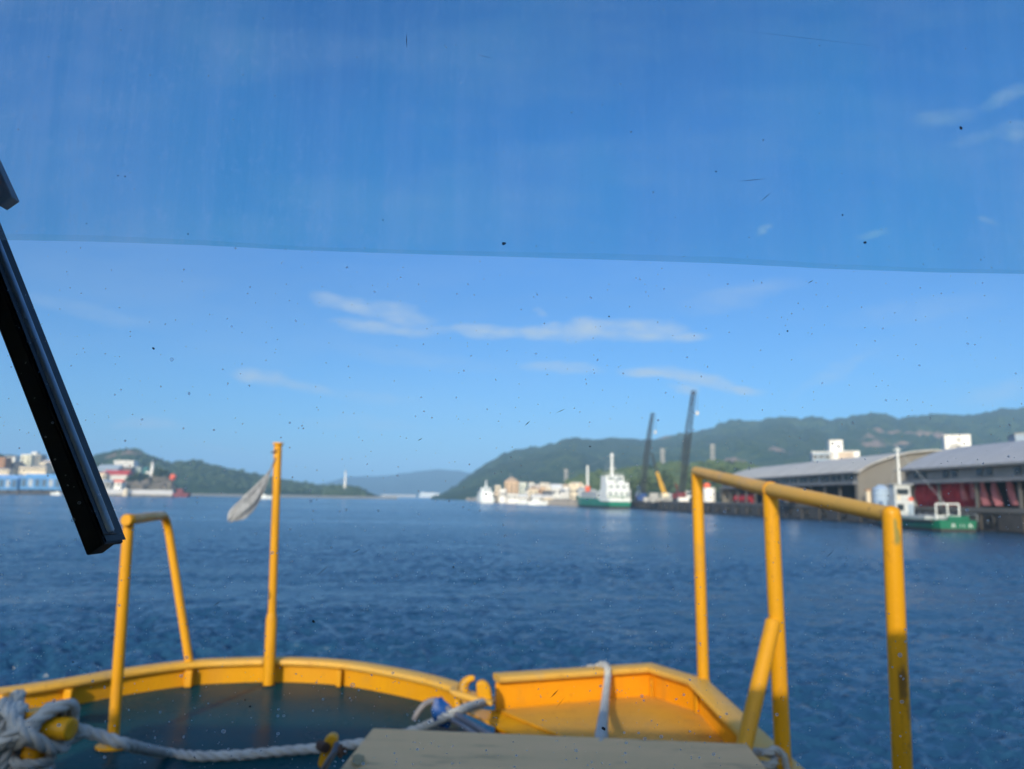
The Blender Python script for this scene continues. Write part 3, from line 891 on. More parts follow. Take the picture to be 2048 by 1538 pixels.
MB().add(ev, [(i, i + 1, i + 1 + n, i + n) for i in range(n - 1)]).build('film_edge', fe, wh, smooth=False)

# dried drops, dust and scratches on the outside of the pane
def grime(name, trans, col, fac):
    m = bpy.data.materials.new(name)
    m.use_nodes = True
    nt = NT(m.node_tree)
    o_ = nt.n('ShaderNodeOutputMaterial')
    t1, t2, t3 = nt.n('ShaderNodeBsdfTransparent'), nt.n('ShaderNodeBsdfTranslucent'), nt.n('ShaderNodeMixShader')
    t1.inputs[0].default_value = (*trans, 1)
    t2.inputs[0].default_value = (*col, 1)
    t3.inputs[0].default_value = fac
    nt.l(t1.outputs[0], t3.inputs[1]); nt.l(t2.outputs[0], t3.inputs[2]); nt.l(t3.outputs[0], o_.inputs['Surface'])
    return m
G_SPOT = grime('dried_drop', (0.80, 0.82, 0.84), (0.95, 0.94, 0.92), 0.42)
G_FAINT = grime('faint_dried_drop', (0.88, 0.90, 0.91), (0.95, 0.94, 0.92), 0.26)
G_RIM = grime('drop_rim', (0.70, 0.73, 0.75), (0.98, 0.97, 0.95), 0.5)
G_DARK = grime('dirt_speck', (0.12, 0.12, 0.13), (0.05, 0.05, 0.05), 0.6)
SY = GY + 0.0056
rs = random.Random(11)
def blob(mb, px, py, r, el=1.0, an=0.0, n=8):
    c = at_y(px, py, SY)
    k = SY / F
    pts = []
    for i in range(n):
        a = 2 * math.pi * i / n
        rr = r * k * rs.uniform(0.78, 1.2)
        x, z = rr * math.cos(a) * el, rr * math.sin(a)
        pts.append(c + V(x * math.cos(an) - z * math.sin(an), 0, x * math.sin(an) + z * math.cos(an)))
    mb.add([c + V(0, r * k * 0.35, 0)] + pts, [(0, 1 + i, 1 + (i + 1) % n) for i in range(n)])
def ring(mb, px, py, r, el, an):
    c = at_y(px, py, SY + 0.0001)
    k = SY / F
    pts = []
    for i in range(13):
        a = an + 2 * math.pi * i / 12 * rs.uniform(0.97, 1.0)
        pts.append(c + V(r * k * el * math.cos(a), 0, r * k * math.sin(a)))
    w = 0.55 * k
    m = len(pts)
    vs = [p + (c - p).normalized() * w for p in pts] + [p - (c - p).normalized() * w for p in pts]
    mb.add(vs, [(i, i + 1, i + 1 + m, i + m) for i in range(m - 1)])
spots, faint, rims, dark = MB(), MB(), MB(), MB()
def py_rand():
    while True:
        y = rs.uniform(-40, 1620)
        p = 0.10 if y < 480 else 0.35 + 0.65 * (y - 480) / 1100
        if rs.random() < p:
            return y
for i in range(4600):
    px, py = rs.uniform(-700, 2750), py_rand()
    r = min(2.8, 0.85 * math.exp(rs.gauss(0.16, 0.38)))
    an = rs.uniform(0, 3.14)
    q = rs.random()
    if q < 0.62:
        blob(faint if rs.random() < 0.45 else spots, px, py, r, rs.uniform(1.0, 1.5), an, 7)
    elif q < 0.80 and py > 560:
        blob(faint, px, py, r * 1.5, rs.uniform(1.0, 1.25), an, 9)
        if py > 820:
            ring(rims, px, py, r * 1.45, rs.uniform(1.0, 1.3), an)
    else:
        blob(faint, px, py, r * 0.8, rs.uniform(1.0, 1.8), an, 6)
for (px, py, r, el, an) in ((1922, 256, 5.2, 0.9, 0.4), (1730, 485, 4.0, 1, 0), (1432, 343, 2.2, 1, 0), (1685, 430, 2.2, 1, 0), (627, 1243, 3.0, 1.2, -0.7), (1008, 487, 4.2, 1.4, 0.2), (1207, 1457, 4.0, 1.5, -0.4), (307, 697, 2.8, 1.5, -0.6), (907, 1134, 2.2, 1, 0), (490, 1400, 2.0, 1, 0), (500, 1413, 2.4, 1.2, 0.3), (236, 351, 2.0, 1, 0), (250, 353, 2.2, 1, 0), (766, 440, 1.8, 1, 0), (173, 447, 1.8, 1, 0), (376, 468, 2.0, 1, 0), (1180, 893, 2.0, 1, 0), (146, 1324, 2.2, 1, 0), (1218, 633, 2.0, 1, 0), (1575, 662, 2.4, 1, 0)):
    blob(dark, px, py, r * 0.8, el, an, 9)
for (a, b, w) in (((813, 66), (813.5, 97), 0.9), ((1475, 363), (1535, 357), 0.6), ((1520, 404), (1542, 385), 0.6), ((1049, 852), (1061, 841), 0.9), ((630, 1155), (660, 1128), 0.5), ((704, 1107), (722, 1097), 0.7), ((1100, 1397), (1118, 1378), 1.1), ((1650, 1118), (1668, 1100), 0.5), ((427, 1212), (441, 1202), 0.7), ((386, 1513), (393, 1518), 1.2), ((1112, 826), (1132, 817), 0.6), ((1560, 1400), (1564, 1391), 0.8), ((1110, 1418), (1132, 1392), 0.4), ((1430, 55), (1800, 98), 0.25), ((835, 882), (845, 876), 0.8), ((146, 1328), (178, 1346), 0.4), ((1615, 567), (1627, 560), 0.8), ((950, 108), (990, 118), 0.4)):
    pa, pb_ = at_y(*a, SY), at_y(*b, SY)
    d = (pb_ - pa).normalized()
    nn = V(-d.z, 0, d.x) * (w * SY / F)
    pm = (pa + pb_) / 2
    dark.add([pa, pm - nn, pb_, pm + nn], [(0, 1, 2, 3)])
for mb, nm, mt in ((spots, 'dried_drop', G_SPOT), (faint, 'faint_drop', G_FAINT), (rims, 'drop_rim', G_RIM), (dark, 'dirt_speck', G_DARK)):
    tag(mb.build(nm, mt, wh, smooth=False), kind='stuff')

# windscreen wiper outside the pane
WY = GY + 0.009
wtop = at_y(-215, -8, WY)
wbot = at_y(213, 1083, WY)
wd = (wbot - wtop).normalized()
wn = V(-wd.z, 0, wd.x)                 # across the blade in the plane of the pane, towards the right
if wn.x < 0: wn = -wn
kx = WY / F
def strip(name, a0, a1, y0, y1, e0, e1, mat, parent, bevel=0.0):
    """flat bar from across-offset a0..a1 (px), depth y0..y1 (m), ends e0 at a0 and e1 at a1 (px past the blade tip)"""
    p = [wtop + wn * a0 * kx, wbot + wn * a0 * kx + wd * e0 * kx, wbot + wn * a1 * kx + wd * e1 * kx, wtop + wn * a1 * kx]
    p = [V(v.x, GY + y0, v.z) for v in p]
    return MB().prism(p, V(0, y1 - y0, 0)).build(name, mat, parent, bevel=bevel)
wiper = strip('windscreen_wiper', -43, -6, 0.008, 0.020, 10, 2, RUBBER, wh, 0.0008)
strip('rubber_lip', -6, -1, 0.0075, 0.022, 6, 4, RUBBER, wiper)
strip('rubber_lip', -1.2, 1.5, 0.0085, 0.024, -2, 1, RUBBER, wiper)
strip('rubber_lip', 1.6, 3.5, 0.0075, 0.018, -12, -14, RUBBER, wiper, 0.0005)
cyl = -4
MB().tube([wtop + wn * cyl * kx + V(0, 0.0045, 0), wbot + wn * cyl * kx + wd * -22 * kx + V(0, 0.0045, 0), wbot + wn * cyl * kx + wd * -17 * kx + V(0, 0.0045, 0)], [15 * kx, 15 * kx, 12 * kx], 20).build('blade_holder', WIPER_METAL, wiper)
pa, pb_ = at_y(-60, 250, GY + 0.015), at_y(10, 402, GY + 0.015)
d_ = (pb_ - pa).normalized()
n_ = V(-d_.z, 0, d_.x)
MB().prism([pa - n_ * 0.008, pb_ - n_ * 0.0035 + d_ * 0.0008, pb_ + n_ * 0.0035 - d_ * 0.0004, pa + n_ * 0.0035], V(0, 0.006, 0)).build('wiper_arm_clip', STEEL, wiper, bevel=0.0006)
pv = at_y(-420, -500, GY + 0.03)
MB().tube([pv, pa], 0.005, 10).build('wiper_arm', WIPER_METAL, wiper)

# ------------------------------------------------------------------ loose things on the boat
RR = 0.0195
c = bc
turns = []
for k in range(3):
    s_ = (k - 1) * 0.022
    g = 0.055 + 0.006 * k
    j = lambda: rs.uniform(-0.006, 0.006)
    turns += [c + V(-0.085 - s_ + j(), 0.0, g), c + V(0.0 + s_, -g - 0.018, 0.01 + j()), c + V(0.062 + s_ + j(), 0.0, -g), c + V(0.055 + s_, g, 0.0 + j()), c + V(0.066 + s_ + j(), 0.0, g), c + V(0.0 - s_, -g - 0.022, j()), c + V(-0.085 - s_ + j(), 0, -g), c + V(-0.075 - s_, g, j())]
start = [c + V(-0.55, -0.25, -0.19), c + V(-0.36, -0.16, -0.17), c + V(-0.20, -0.09, -0.10)]
lead = [c + V(0.05, 0.055, -0.055), c + V(0.12, 0.065, -0.035)]
run = [at_z(150, 1456, ZD + 0.10)]
run = [at_y(150, 1457, 2.58), at_y(205, 1473, 2.60), at_y(262, 1492, 2.64), at_z(330, 1506, ZD + RR), at_z(400, 1512, ZD + RR), at_z(480, 1510, ZD + RR), at_z(560, 1503, ZD + RR), at_z(640, 1496, ZD + RR), at_z(705, 1489, ZD + RR), at_z(770, 1478, ZD + RR + 0.01), at_z(835, 1458, ZD + 0.05), at_y(905, 1428, 3.12), at_y(945, 1412, 3.40), at_y(972, 1404, 3.74), at_y(990, 1400, 3.98), at_y(1010, 1410, 4.15), V(0.05, 4.4, 1.7)]
tag(laid_rope(MB(), start + turns + lead + run, RR).build('mooring_rope', ROPE, None, origin=run[5]), 'long white laid rope wound round the yellow bitt and running across the green deck', 'rope')
tangle = []
for k in range(4):
    r1 = 0.062 + 0.010 * k
    for t in range(8):
        a = 2 * math.pi * t / 8 + 0.4 * k
        tangle.append(c + V(-0.155 + 0.02 * k + 0.35 * r1 * math.sin(a * 1.0) + rs.uniform(-0.008, 0.008), -0.06 + 0.02 * k + 0.5 * r1 * math.cos(a + 0.7), -0.035 + r1 * math.cos(a) * 1.25))
tangle = [c + V(-0.22, 0.02, -0.2)] + tangle + [c + V(-0.10, -0.11, -0.12), c + V(-0.04, -0.10, -0.17), c + V(-0.02, -0.06, -0.24)]
tag(laid_rope(MB(), tangle, 0.019).build('rope_tangle', ROPE_OLD, None, origin=c + V(-0.1, 0, -0.2)), 'greyer frayed rope bunched in loops on the outer end of the yellow bitt', 'rope')
coil = []
for k in range(30):
    a = 2 * math.pi * k / 10
    coil.append(V(c.x + 0.052 * math.cos(a), YB + 0.052 * math.sin(a), c.z - 0.075 - 0.030 * k / 10 + 0.0))
tag(laid_rope(MB(), coil, 0.015).build('rope_lashing', ROPE_OLD, None, origin=V(c.x, YB, c.z - 0.15)), 'thin grey rope wrapped tightly round the bitt post under its crossbar', 'rope')
Yw = at_z(1213, 1345, ZT).y - 0.02
r2 = [V(at_y(1195, 1340, 4.15).x - 0.15, 4.45, 1.5), at_y(1172, 1362, 4.22), at_y(1186, 1343, 4.14), at_y(1198, 1331, Yw + 0.06), at_y(1209, 1329, Yw + 0.01), at_y(1215, 1338, Yw - 0.06), at_y(1215, 1360, Yw - 0.11), at_y(1210, 1405, Yw - 0.45), at_y(1205, 1450, 2.6), at_y(1203, 1476, 2.15), at_y(1202, 1490, 1.98) + V(0, 0, -0.05), at_y(1202, 1500, 1.99) + V(0, 0, -0.2)]
tag(laid_rope(MB(), r2, 0.0185).build('bow_rope', ROPE, None, origin=r2[3]), 'short white rope led over the yellow well wall to the hatch box', 'rope')
# blue rag, two hoses
bq = at_y(882, 1420, 3.2)
ragm = MB()
rv = []
for j in range(6):
    for i in range(8):
        a = 2 * math.pi * i / 8
        rr = 0.040 * math.sin(math.pi * (j + 0.55) / 6.2) * (1 + 0.3 * math.sin(3 * a + j)) + 0.004
        rv.append(bq + V(rr * math.cos(a) + 0.006 * (j - 2), rr * 0.7 * math.sin(a), 0.045 - 0.022 * j + 0.006 * math.sin(2 * a)))
rf = [(j * 8 + i, j * 8 + (i + 1) % 8, (j + 1) * 8 + (i + 1) % 8, (j + 1) * 8 + i) for j in range(5) for i in range(8)] + [tuple(range(8)), tuple(range(40, 48))]
tag(ragm.add(rv, rf).build('blue_rag', BLUE_CLOTH, None, origin=bq - V(0, 0, 0.05)), 'small bright blue plastic rag knotted round the grey hose', 'rag')
hz = [at_y(828, 1440, 3.3), at_y(836, 1424, 3.3), at_y(850, 1408, 3.3), at_y(868, 1401, 3.28), at_y(884, 1408, 3.25), at_y(905, 1424, 3.15), at_y(938, 1446, 3.0), at_y(972, 1466, 2.85), at_y(1010, 1490, 2.7)]
tag(MB().tube(catmull(hz, 0.02), 0.0125, 12).build('grey_hose', HOSE, None, origin=hz[-1]), 'grey rubber hose arching up beside the fairlead and running under the white rope', 'hose')
hz2 = [at_y(905, 1440, 3.05), at_y(925, 1452, 2.95), at_y(955, 1472, 2.8), at_y(985, 1492, 2.68)]
tag(MB().tube(catmull(hz2, 0.02), 0.010, 12).build('thin_hose', HOSE, None, origin=hz2[-1]), 'thinner dark grey hose lying close beside the arched hose', 'hose')
# lashing at the foot of the middle guard rail post
lk = at_y(1532, 1522, 2.5)
pts = [lk + V(0.03 * math.cos(a) * (1 + 0.15 * math.sin(3 * a)), 0.03 * math.sin(a), -0.03 + 0.006 * a) for a in [i * 0.7 for i in range(18)]]
tag(laid_rope(MB(), pts + [lk + V(0.05, -0.02, 0.02), lk + V(0.06, -0.03, -0.06)], 0.012).build('grey_lashing', ROPE_OLD, None, origin=lk - V(0, 0, 0.05)), 'knot of old grey rope tied at the foot of the guard rail brace', 'rope')
# weathered furled flag streaming from the pole
fa_, fb_ = at_y(541, 940, Yp - 0.02), at_y(463, 1036, Yp - 0.25)
fl_ax = (fb_ - fa_).normalized()
fs_ = fl_ax.cross(V(0, 1, 0)).normalized()
ft_ = fl_ax.cross(fs_)
L_ = (fb_ - fa_).length
vs, fs = [], []
NR, NS = 26, 28
for i in range(NR):
    t = i / (NR - 1)
    w = 0.004 + 0.045 * (math.sin(math.pi * min(1, t ** 0.9 * 0.80 + 0.02)) ** 1.0) * (0.35 + 0.75 * t)
    if t > 0.86: w *= 1 - 0.78 * ((t - 0.86) / 0.14) ** 1.4
    cpt = fa_ + fl_ax * (L_ * t) + fs_ * (0.012 * math.sin(3 * t)) + V(0, 0, -0.02 * math.sin(math.pi * t))
    for k in range(NS):
        a = 2 * math.pi * k / NS
        f_ = 1 + 0.26 * math.sin(6 * a + 2.2 * t + 0.6 * math.sin(5 * t)) + 0.10 * math.sin(11 * a - 4 * t)
        vs.append(cpt + (fs_ * math.cos(a) + ft_ * math.sin(a) * 0.55) * w * f_ + fl_ax * 0.03 * math.sin(2 * a + 0.7) * t)
for i in range(NR - 1):
    for k in range(NS):
        a, b = i * NS + k, i * NS + (k + 1) % NS
        fs.append((a, b, b + NS, a + NS))
fs += [tuple(range(NS)), tuple(range((NR - 1) * NS, NR * NS))]
flag = thing('furled_flag', 'weathered grey flag, furled and streaming down and away from the yellow pole', 'flag', tuple(fa_))
MB().add(vs, fs).build('flag_cloth', FLAGCLOTH, flag)
MB().tube([at_y(551, 915, Yp - 0.028), fa_, fa_ + fl_ax * 0.03], 0.004, 8).build('flag_cord', HOSE, flag)

# ------------------------------------------------------------------ water, shores, hills
def interp(pts, x):
    for (a, b) in zip(pts, pts[1:]):
        if a[0] <= x <= b[0]:
            t = (x - a[0]) / max(1e-6, b[0] - a[0])
            t = t * t * (3 - 2 * t) * 0.5 + t * 0.5
            return a[1] + (b[1] - a[1]) * t
    return pts[0][1] if x < pts[0][0] else pts[-1][1]
def structure(mb, name, mat, origin=None, smooth=False, kind='structure'):
    return tag(mb.build(name, mat, None, origin=origin, smooth=smooth), kind=kind)
wm = MB().add([V(-9000, -300, -0.2), V(9000, -300, -0.2), V(9000, 9000, -0.2), V(-9000, 9000, -0.2)], [(0, 1, 2, 3)])
def waves(N=640, M=620, y0=2.6, y1=230.0):
    vs, fs = [], []
    nn = noise.noise
    for i in range(N + 1):
        Y = y0 * (y1 / y0) ** (i / N)
        dy = Y * math.log(y1 / y0) / N
        hw = 1.30 * Y + 3.0
        e = min(1.0, (N - i) / 60.0)
        k1 = max(0.0, min(1.0, 1.6 - dy * 3.0))
        k2 = max(0.0, min(1.0, 1.5 - dy * 7.0))
        for j in range(M + 1):
            X = hw * (2.0 * j / M - 1.0)
            h = 0.08 * nn(V(X * 0.5, Y * 0.7, 1.0))
            calm = max(0.2, 1.0 + 1.1 * nn(V(X * 0.03, Y * 0.06, 7.0)) + 0.6 * nn(V(X * 0.10, Y * 0.22, 2.0)))
            if k1:
                a = nn(V(X * 1.9 + 0.4 * Y, Y * 2.7, 3.0))
                h += 0.125 * k1 * calm * (0.55 - abs(a) * 1.6)
            if k2:
                h += 0.062 * k2 * calm * nn(V(X * 4.2 - 0.7 * Y, Y * 5.4, 5.0)) + 0.014 * k2 * nn(V(X * 9.5, Y * 10.5, 9.0))
            s_ = min(1.0, min(j, M - j) / 90.0) * e
            vs.append(V(X, Y, -0.19 + (h + 0.24) * s_))
    for i in range(N):
        for j in range(M):
            a = i * (M + 1) + j
            fs.append((a, a + 1, a + M + 2, a + M + 1))
    return vs, fs
wm.add(*waves())
structure(wm, 'water', WATER, smooth=True)

def hill(name, ridge, Yr, Y0, mat, seed, spur=0.12, rough=3.0, nx=220, ny=26, zb=0.3, yvar=0.0, pw=0.85):
    """a ridge of real depth: rises from the shore at Y0 to its crest at Yr and falls away behind"""
    vs, fs = [], []
    x0, x1 = ridge[0][0], ridge[-1][0]
    for i in range(nx):
        px = x0 + (x1 - x0) * i / (nx - 1)
        yr = Yr * (1 + yvar * noise.noise(V(px * 0.006, seed, 0)))
        top = at_y(px, interp(ridge, px), yr)
        for j in range(ny):
            v = 1.5 * j / (ny - 1)
            Y = Y0 + (yr - Y0) * v
            X = top.x * Y / yr
            h = top.z
            sp = noise.fractal(V(X * 6.0 / Yr * 3, Y * 6.0 / Yr * 1.5, seed), 0.8, 2.1, 4)
            if v <= 1:
                z = zb + (h - zb) * (v ** pw) * (1 + spur * sp * 2 * (1 - v))
                lim = EYE + (h - EYE) * Y / yr
                z = min(z, zb + max(0.0, lim - zb) * (0.6 + 0.4 * v))
            else:
                z = h * (1 - (v - 1) * 1.2)
            if j > 0:
                z += rough * noise.noise(V(X * 0.11 * 900 / Yr, Y * 0.11 * 900 / Yr, seed + 3)) * min(1, v * 3) + rough * 0.6 * noise.noise(V(X * 0.29 * 900 / Yr, Y * 0.29 * 900 / Yr, seed + 9)) * min(1, v * 3)
            else:
                z = -0.4
            vs.append(V(X, Y, z))
    for i in range(nx - 1):
        for j in range(ny - 1):
            a = i * ny + j
            fs.append((a, a + ny, a + ny + 1, a + 1))
    return structure(MB().add(vs, fs), name, mat, smooth=True)

M_FAR = hill_mat('far_forest', (0.020, 0.042, 0.022), (0.040, 0.065, 0.032), 0.02)
RIGHT_R = [(862, 997), (885, 989), (905, 976), (940, 950), (975, 925), (1010, 904), (1040, 897), (1075, 891), (1105, 888), (1130, 876), (1152, 873), (1172, 877), (1185, 880), (1235, 875), (1265, 877), (1300, 880), (1330, 872), (1375, 864), (1410, 857), (1445, 845), (1475, 839), (1512, 842), (1545, 833), (1565, 832), (1600, 836), (1625, 832), (1660, 838), (1700, 832), (1735, 826), (1760, 826), (1790, 833), (1830, 831), (1870, 828), (1890, 826), (1920, 829), (1945, 828), (1985, 819), (2020, 814), (2060, 813), (2150, 800), (2300, 770), (2500, 780), (2800, 800)]
def on_slope(px, py):
    yr = 1800 * (1 + 0.10 * noise.noise(V(px * 0.006, 1.5, 0)))
    h = at_y(px, interp(RIGHT_R, px), yr).z
    best = min(range(1, 200), key=lambda k: abs(at_y(px, py, 900 + (yr - 900) * k / 200).z - h * (k / 200) ** 0.85))
    return at_y(px, py, 900 + (yr - 900) * best / 200)
rp = [(on_slope(x, y), r) for (x, y, r) in ((1765, 880, 34), (1778, 870, 32), (1806, 868, 30), (1806, 882, 24), (1855, 864, 28), (1872, 866, 22), (1748, 892, 22), (1555, 901, 22), (1452, 921, 34), (1475, 926, 30), (1335, 873, 26))]
M_MID = hill_mat('mountain_forest', (0.016, 0.042, 0.010), (0.085, 0.112, 0.026), 0.035, rp)
M_LEFT = hill_mat('headland_forest', (0.020, 0.042, 0.012), (0.065, 0.095, 0.028), 0.085, [(at_y(258, 901, 1110), 24), (at_y(235, 906, 1100), 16)])
M_NEARH = hill_mat('near_wood_floor', (0.022, 0.045, 0.012), (0.060, 0.085, 0.025), 0.16)
far_r = [(560, 985), (600, 978), (640, 966), (700, 951), (735, 950), (770, 950), (815, 943), (850, 938), (880, 935), (905, 938), (950, 944), (1000, 952), (1060, 962), (1200, 985)]
hill('far_mountain', far_r, 4500, 3700, M_FAR, 5.5, rough=4, nx=120, ny=14)
right_r = RIGHT_R
hill('mountain', right_r, 1800, 900, M_MID, 1.5, spur=0.22, rough=6, nx=420, ny=44, yvar=0.10)
left_r = [(-700, 850), (-450, 880), (-250, 900), (-60, 915), (60, 921), (130, 922), (175, 913), (200, 905), (230, 899), (255, 895), (275, 899), (300, 910), (325, 918), (342, 925), (358, 922), (378, 919), (400, 922), (430, 930), (470, 940), (510, 948), (540, 955), (600, 964), (650, 972), (700, 980), (735, 988)]
hill('headland', left_r, 1150, 905, M_LEFT, 9.2, spur=0.10, rough=2.5, nx=300, ny=26)
hill('wooded_point', [(632, 984), (648, 975), (664, 970), (690, 969), (706, 971), (722, 978), (738, 985), (760, 992)], 960, 905, M_LEFT, 4.4, rough=1.5, nx=70, ny=14)
nearleft_r = [(-900, 870), (-500, 890), (-100, 906), (10, 907), (50, 916), (110, 919), (190, 928), (250, 934), (300, 948), (330, 957), (352, 970), (375, 985)]
hill('hillside', nearleft_r, 770, 640, M_LEFT, 2.7, rough=3, nx=130, ny=18, zb=2.0)
near_r = [(1085, 998), (1110, 985), (1140, 965), (1175, 952), (1215, 944), (1255, 941), (1300, 931), (1340, 928), (1380, 930), (1420, 924), (1460, 923), (1500, 931), (1540, 945), (1600, 960), (1700, 975)]
hill('wooded_hill', near_r, 560, 430, M_NEARH, 8.1, rough=3, nx=160, ny=20, zb=2.6)
# beach strip
bp_ = [330, 420, 500, 600, 700, 795]
bv = []
for x in bp_:
    w = V(at_y(x, 990, 850).x, 850, -0.2)
    bv.append((w, V(w.x * 1.07, w.y * 1.07, 2.6), V(w.x * 1.16, w.y * 1.16, 2.2)))
mb = MB()
vs = [q for t in bv for q in t]
mb.add(vs, [(i * 3 + k, i * 3 + 3 + k, i * 3 + 4 + k, i * 3 + 1 + k) for i in range(len(bv) - 1) for k in range(2)])
structure(mb, 'beach', M_SAND)
# rough tree crowns on the two near hills: massed woods nobody could count
def wood(name, ridge, Yr, Y0, count, size, seed, mat, zb=2.6, pw=0.85):
    rr = random.Random(seed)
    mb = MB()
    for i in range(count):
        px = rr.uniform(ridge[0][0] + 8, ridge[-1][0] - 8)
        v = rr.uniform(0.10, 1.0) ** 0.7
        top = at_y(px, interp(ridge, px), Yr)
        if top.z < 5: continue
        Y = Y0 + (Yr - Y0) * v
        z = zb + (top.z - zb) * v ** pw
        z = min(z, EYE + (top.z - EYE) * Y / Yr) - size * 0.25
        s = size * rr.uniform(0.55, 1.15)
        for k in range(3):
            o = V(rr.uniform(-1, 1), rr.uniform(-1, 1), rr.uniform(-0.3, 0.6)) * s * 0.55
            mb.ball(V(top.x * Y / Yr, Y, z) + o, s * rr.uniform(0.45, 0.7), s * rr.uniform(0.45, 0.7), s * rr.uniform(0.4, 0.7), 7, 4, 0.22)
    return structure(mb, name, mat, kind='stuff')
random.seed(3)
wood('woodland', near_r, 560, 430, 760, 5.2, 21, M_LEAF2)
wood('headland_woodland', left_r[8:], 1150, 910, 620, 4.6, 22, M_LEAF)
wood('point_woodland', [(640, 980), (664, 971), (690, 970), (706, 972), (722, 979), (738, 986)], 960, 905, 170, 4.0, 23, M_LEAF)

# ------------------------------------------------------------------ buildings
def windows(parent, c0, w, h, yf, rows, cols, wsize=(0.5, 0.55), z_lo=0.12, z_hi=0.92, mat=M_WINDOW):
    for r in range(rows):
        for k in range(cols):
            cw, ch = w / cols, h * (z_hi - z_lo) / rows
            cx = c0.x - w / 2 + cw * (k + 0.5)
            cz = c0.z + h * z_lo + ch * (r + 0.5)
            MB().box((cx - cw * wsize[0] / 2, yf - 0.12, cz - ch * wsize[1] / 2), (cx + cw * wsize[0] / 2, yf + 0.1, cz + ch * wsize[1] / 2)).build('window', mat, parent, smooth=False)
TG = 'waterfront buildings beyond the moored cargo ship'
def building(label, x0, y0, x1, y1, Y, depth, mat, roof='flat', roofmat=None, rows=0, cols=0, sink=5.0, name='building', cat='building', group=None, roof_h=0.25, extra=None, wsize=(0.5, 0.55), rz=0.0):
    if group == TG:
        y0 -= 3
    a, b = at_y(x0, (y0 + y1) / 2, Y), at_y(x1, (y0 + y1) / 2, Y)
    zt, zb = at_y((x0 + x1) / 2, y0, Y).z, at_y((x0 + x1) / 2, y1, Y).z
    cx, w = (a.x + b.x) / 2, b.x - a.x
    if rz:
        cx *= (Y + depth / 2) / Y
    th = thing(name, label, cat, (cx, Y + depth / 2, zb), group)
    h = zt - zb
    roofmat = roofmat or M_GREYB
    hw = h * (1 - roof_h) if roof in ('gable', 'hip') else h - 0.35
    MB().box((cx - w / 2, Y, zb - sink), (cx + w / 2, Y + depth, zb + hw)).build('wall', mat, th, smooth=False)
    e = 0.35
    if roof == 'flat':
        MB().box((cx - w / 2 - 0.15, Y - 0.15, zb + hw + 0.003), (cx + w / 2 + 0.15, Y + depth + 0.15, zt)).build('roof', roofmat, th, smooth=False)
    elif roof == 'gable':
        MB().prism([V(cx - w / 2 - e, Y - e, zb + hw + 0.003), V(cx - w / 2 - e, Y + depth + e, zb + hw + 0.003), V(cx - w / 2 - e, Y + depth / 2, zt)], V(w + 2 * e, 0, 0)).build('roof', roofmat, th, smooth=False)
    elif roof == 'hip':
        q = min(w, depth) * 0.4
        vs = [V(cx - w / 2 - e, Y - e, zb + hw + 0.003), V(cx + w / 2 + e, Y - e, zb + hw + 0.003), V(cx + w / 2 + e, Y + depth + e, zb + hw + 0.003), V(cx - w / 2 - e, Y + depth + e, zb + hw + 0.003), V(cx - w / 2 + q, Y + depth / 2, zt), V(cx + w / 2 - q, Y + depth / 2, zt)]
        MB().add(vs, [(0, 1, 5, 4), (1, 2, 5), (2, 3, 4, 5), (3, 0, 4), (0, 3, 2, 1)]).build('roof', roofmat, th, smooth=False)
    if rows:
        windows(th, V(cx, 0, zb), w, hw, Y, rows, cols, wsize)
    if extra:
        extra(th, cx, Y, zb, zt, w, depth)
    th.rotation_euler = (0, 0, R(rz))
    return th
def mast_on(x_px, ytop_px, r=0.25, mat=M_SHIPGREY):
    def f(th, cx, Y, zb, zt, w, depth):
        p = at_y(x_px, ytop_px, Y + depth * 0.4)
        MB().tube([V(p.x, p.y, zt - 0.5), p], [r, r * 0.5], 8).build('antenna_mast', mat, th)
    return f

# right-hand town along the quay, far to near
TG = 'waterfront buildings beyond the moored cargo ship'
building('tall tan block with a stepped top and antenna, highest of the waterfront buildings', 1009, 957, 1037, 998, 520, 14, M_TAN, 'hip', M_TAN, 4, 3, group=TG, roof_h=0.22, extra=mast_on(1021, 947))
building('small white annexe standing at the foot of the tall tan block', 999, 981, 1012, 998, 505, 9, M_WHITE, 'flat', M_WHITE, 1, 2, group=TG)
building('narrow pale grey-green tower block right of the tall tan block', 1039, 968, 1053, 1000, 500, 10, plain('pale_green_render', (0.62, 0.66, 0.58)), 'flat', M_WHITE, 4, 2, group=TG)
building('cream house with a low hipped roof near the middle of the waterfront', 1057, 976, 1076, 1002, 470, 10, M_CREAM, 'hip', M_TAN, 2, 2, group=TG, roof_h=0.2)
building('tan sloped-roof warehouse rising behind the white waterfront blocks', 1081, 968, 1099, 1000, 500, 12, M_TAN, 'gable', M_CREAM, 1, 2, group=TG)
building('low grey shed with a dark arched doorway on the waterfront', 1089, 985, 1105, 1006, 430, 8, M_GREYB, 'gable', M_DARKG, 1, 1, group=TG)
building('white gabled block with a pale grey lower storey on the waterfront', 1104, 971, 1124, 1003, 445, 10, M_WHITE, 'gable', M_WHITE, 2, 2, group=TG)
building('small white cube house left of the wide cream block', 1127, 977, 1140, 1000, 430, 9, M_WHITE, 'flat', M_WHITE, 2, 2, group=TG)
def tanks(th, cx, Y, zb, zt, w, depth):
    for (x, y, r) in ((1142, 966, 1.4), (1154, 966, 1.5), (1166, 969, 1.3)):
        p = at_y(x, y, Y + 4)
        MB().tube([V(p.x, p.y, zt), V(p.x, p.y, p.z - 0.7), V(p.x, p.y, p.z)], [r, r, r * 0.4], 12).build('roof_tank', M_CREAM, th)
building('wide cream block with three round roof tanks beside the moored cargo ship', 1141, 976, 1171, 1004, 400, 12, M_CREAM, 'flat', M_CREAM, 2, 4, group=TG, extra=tanks)
building('pale terracotta house half hidden between cream house and tan warehouse', 1071, 982, 1085, 1001, 480, 9, M_TAN, 'hip', M_ORANGE, 1, 2, group=TG)
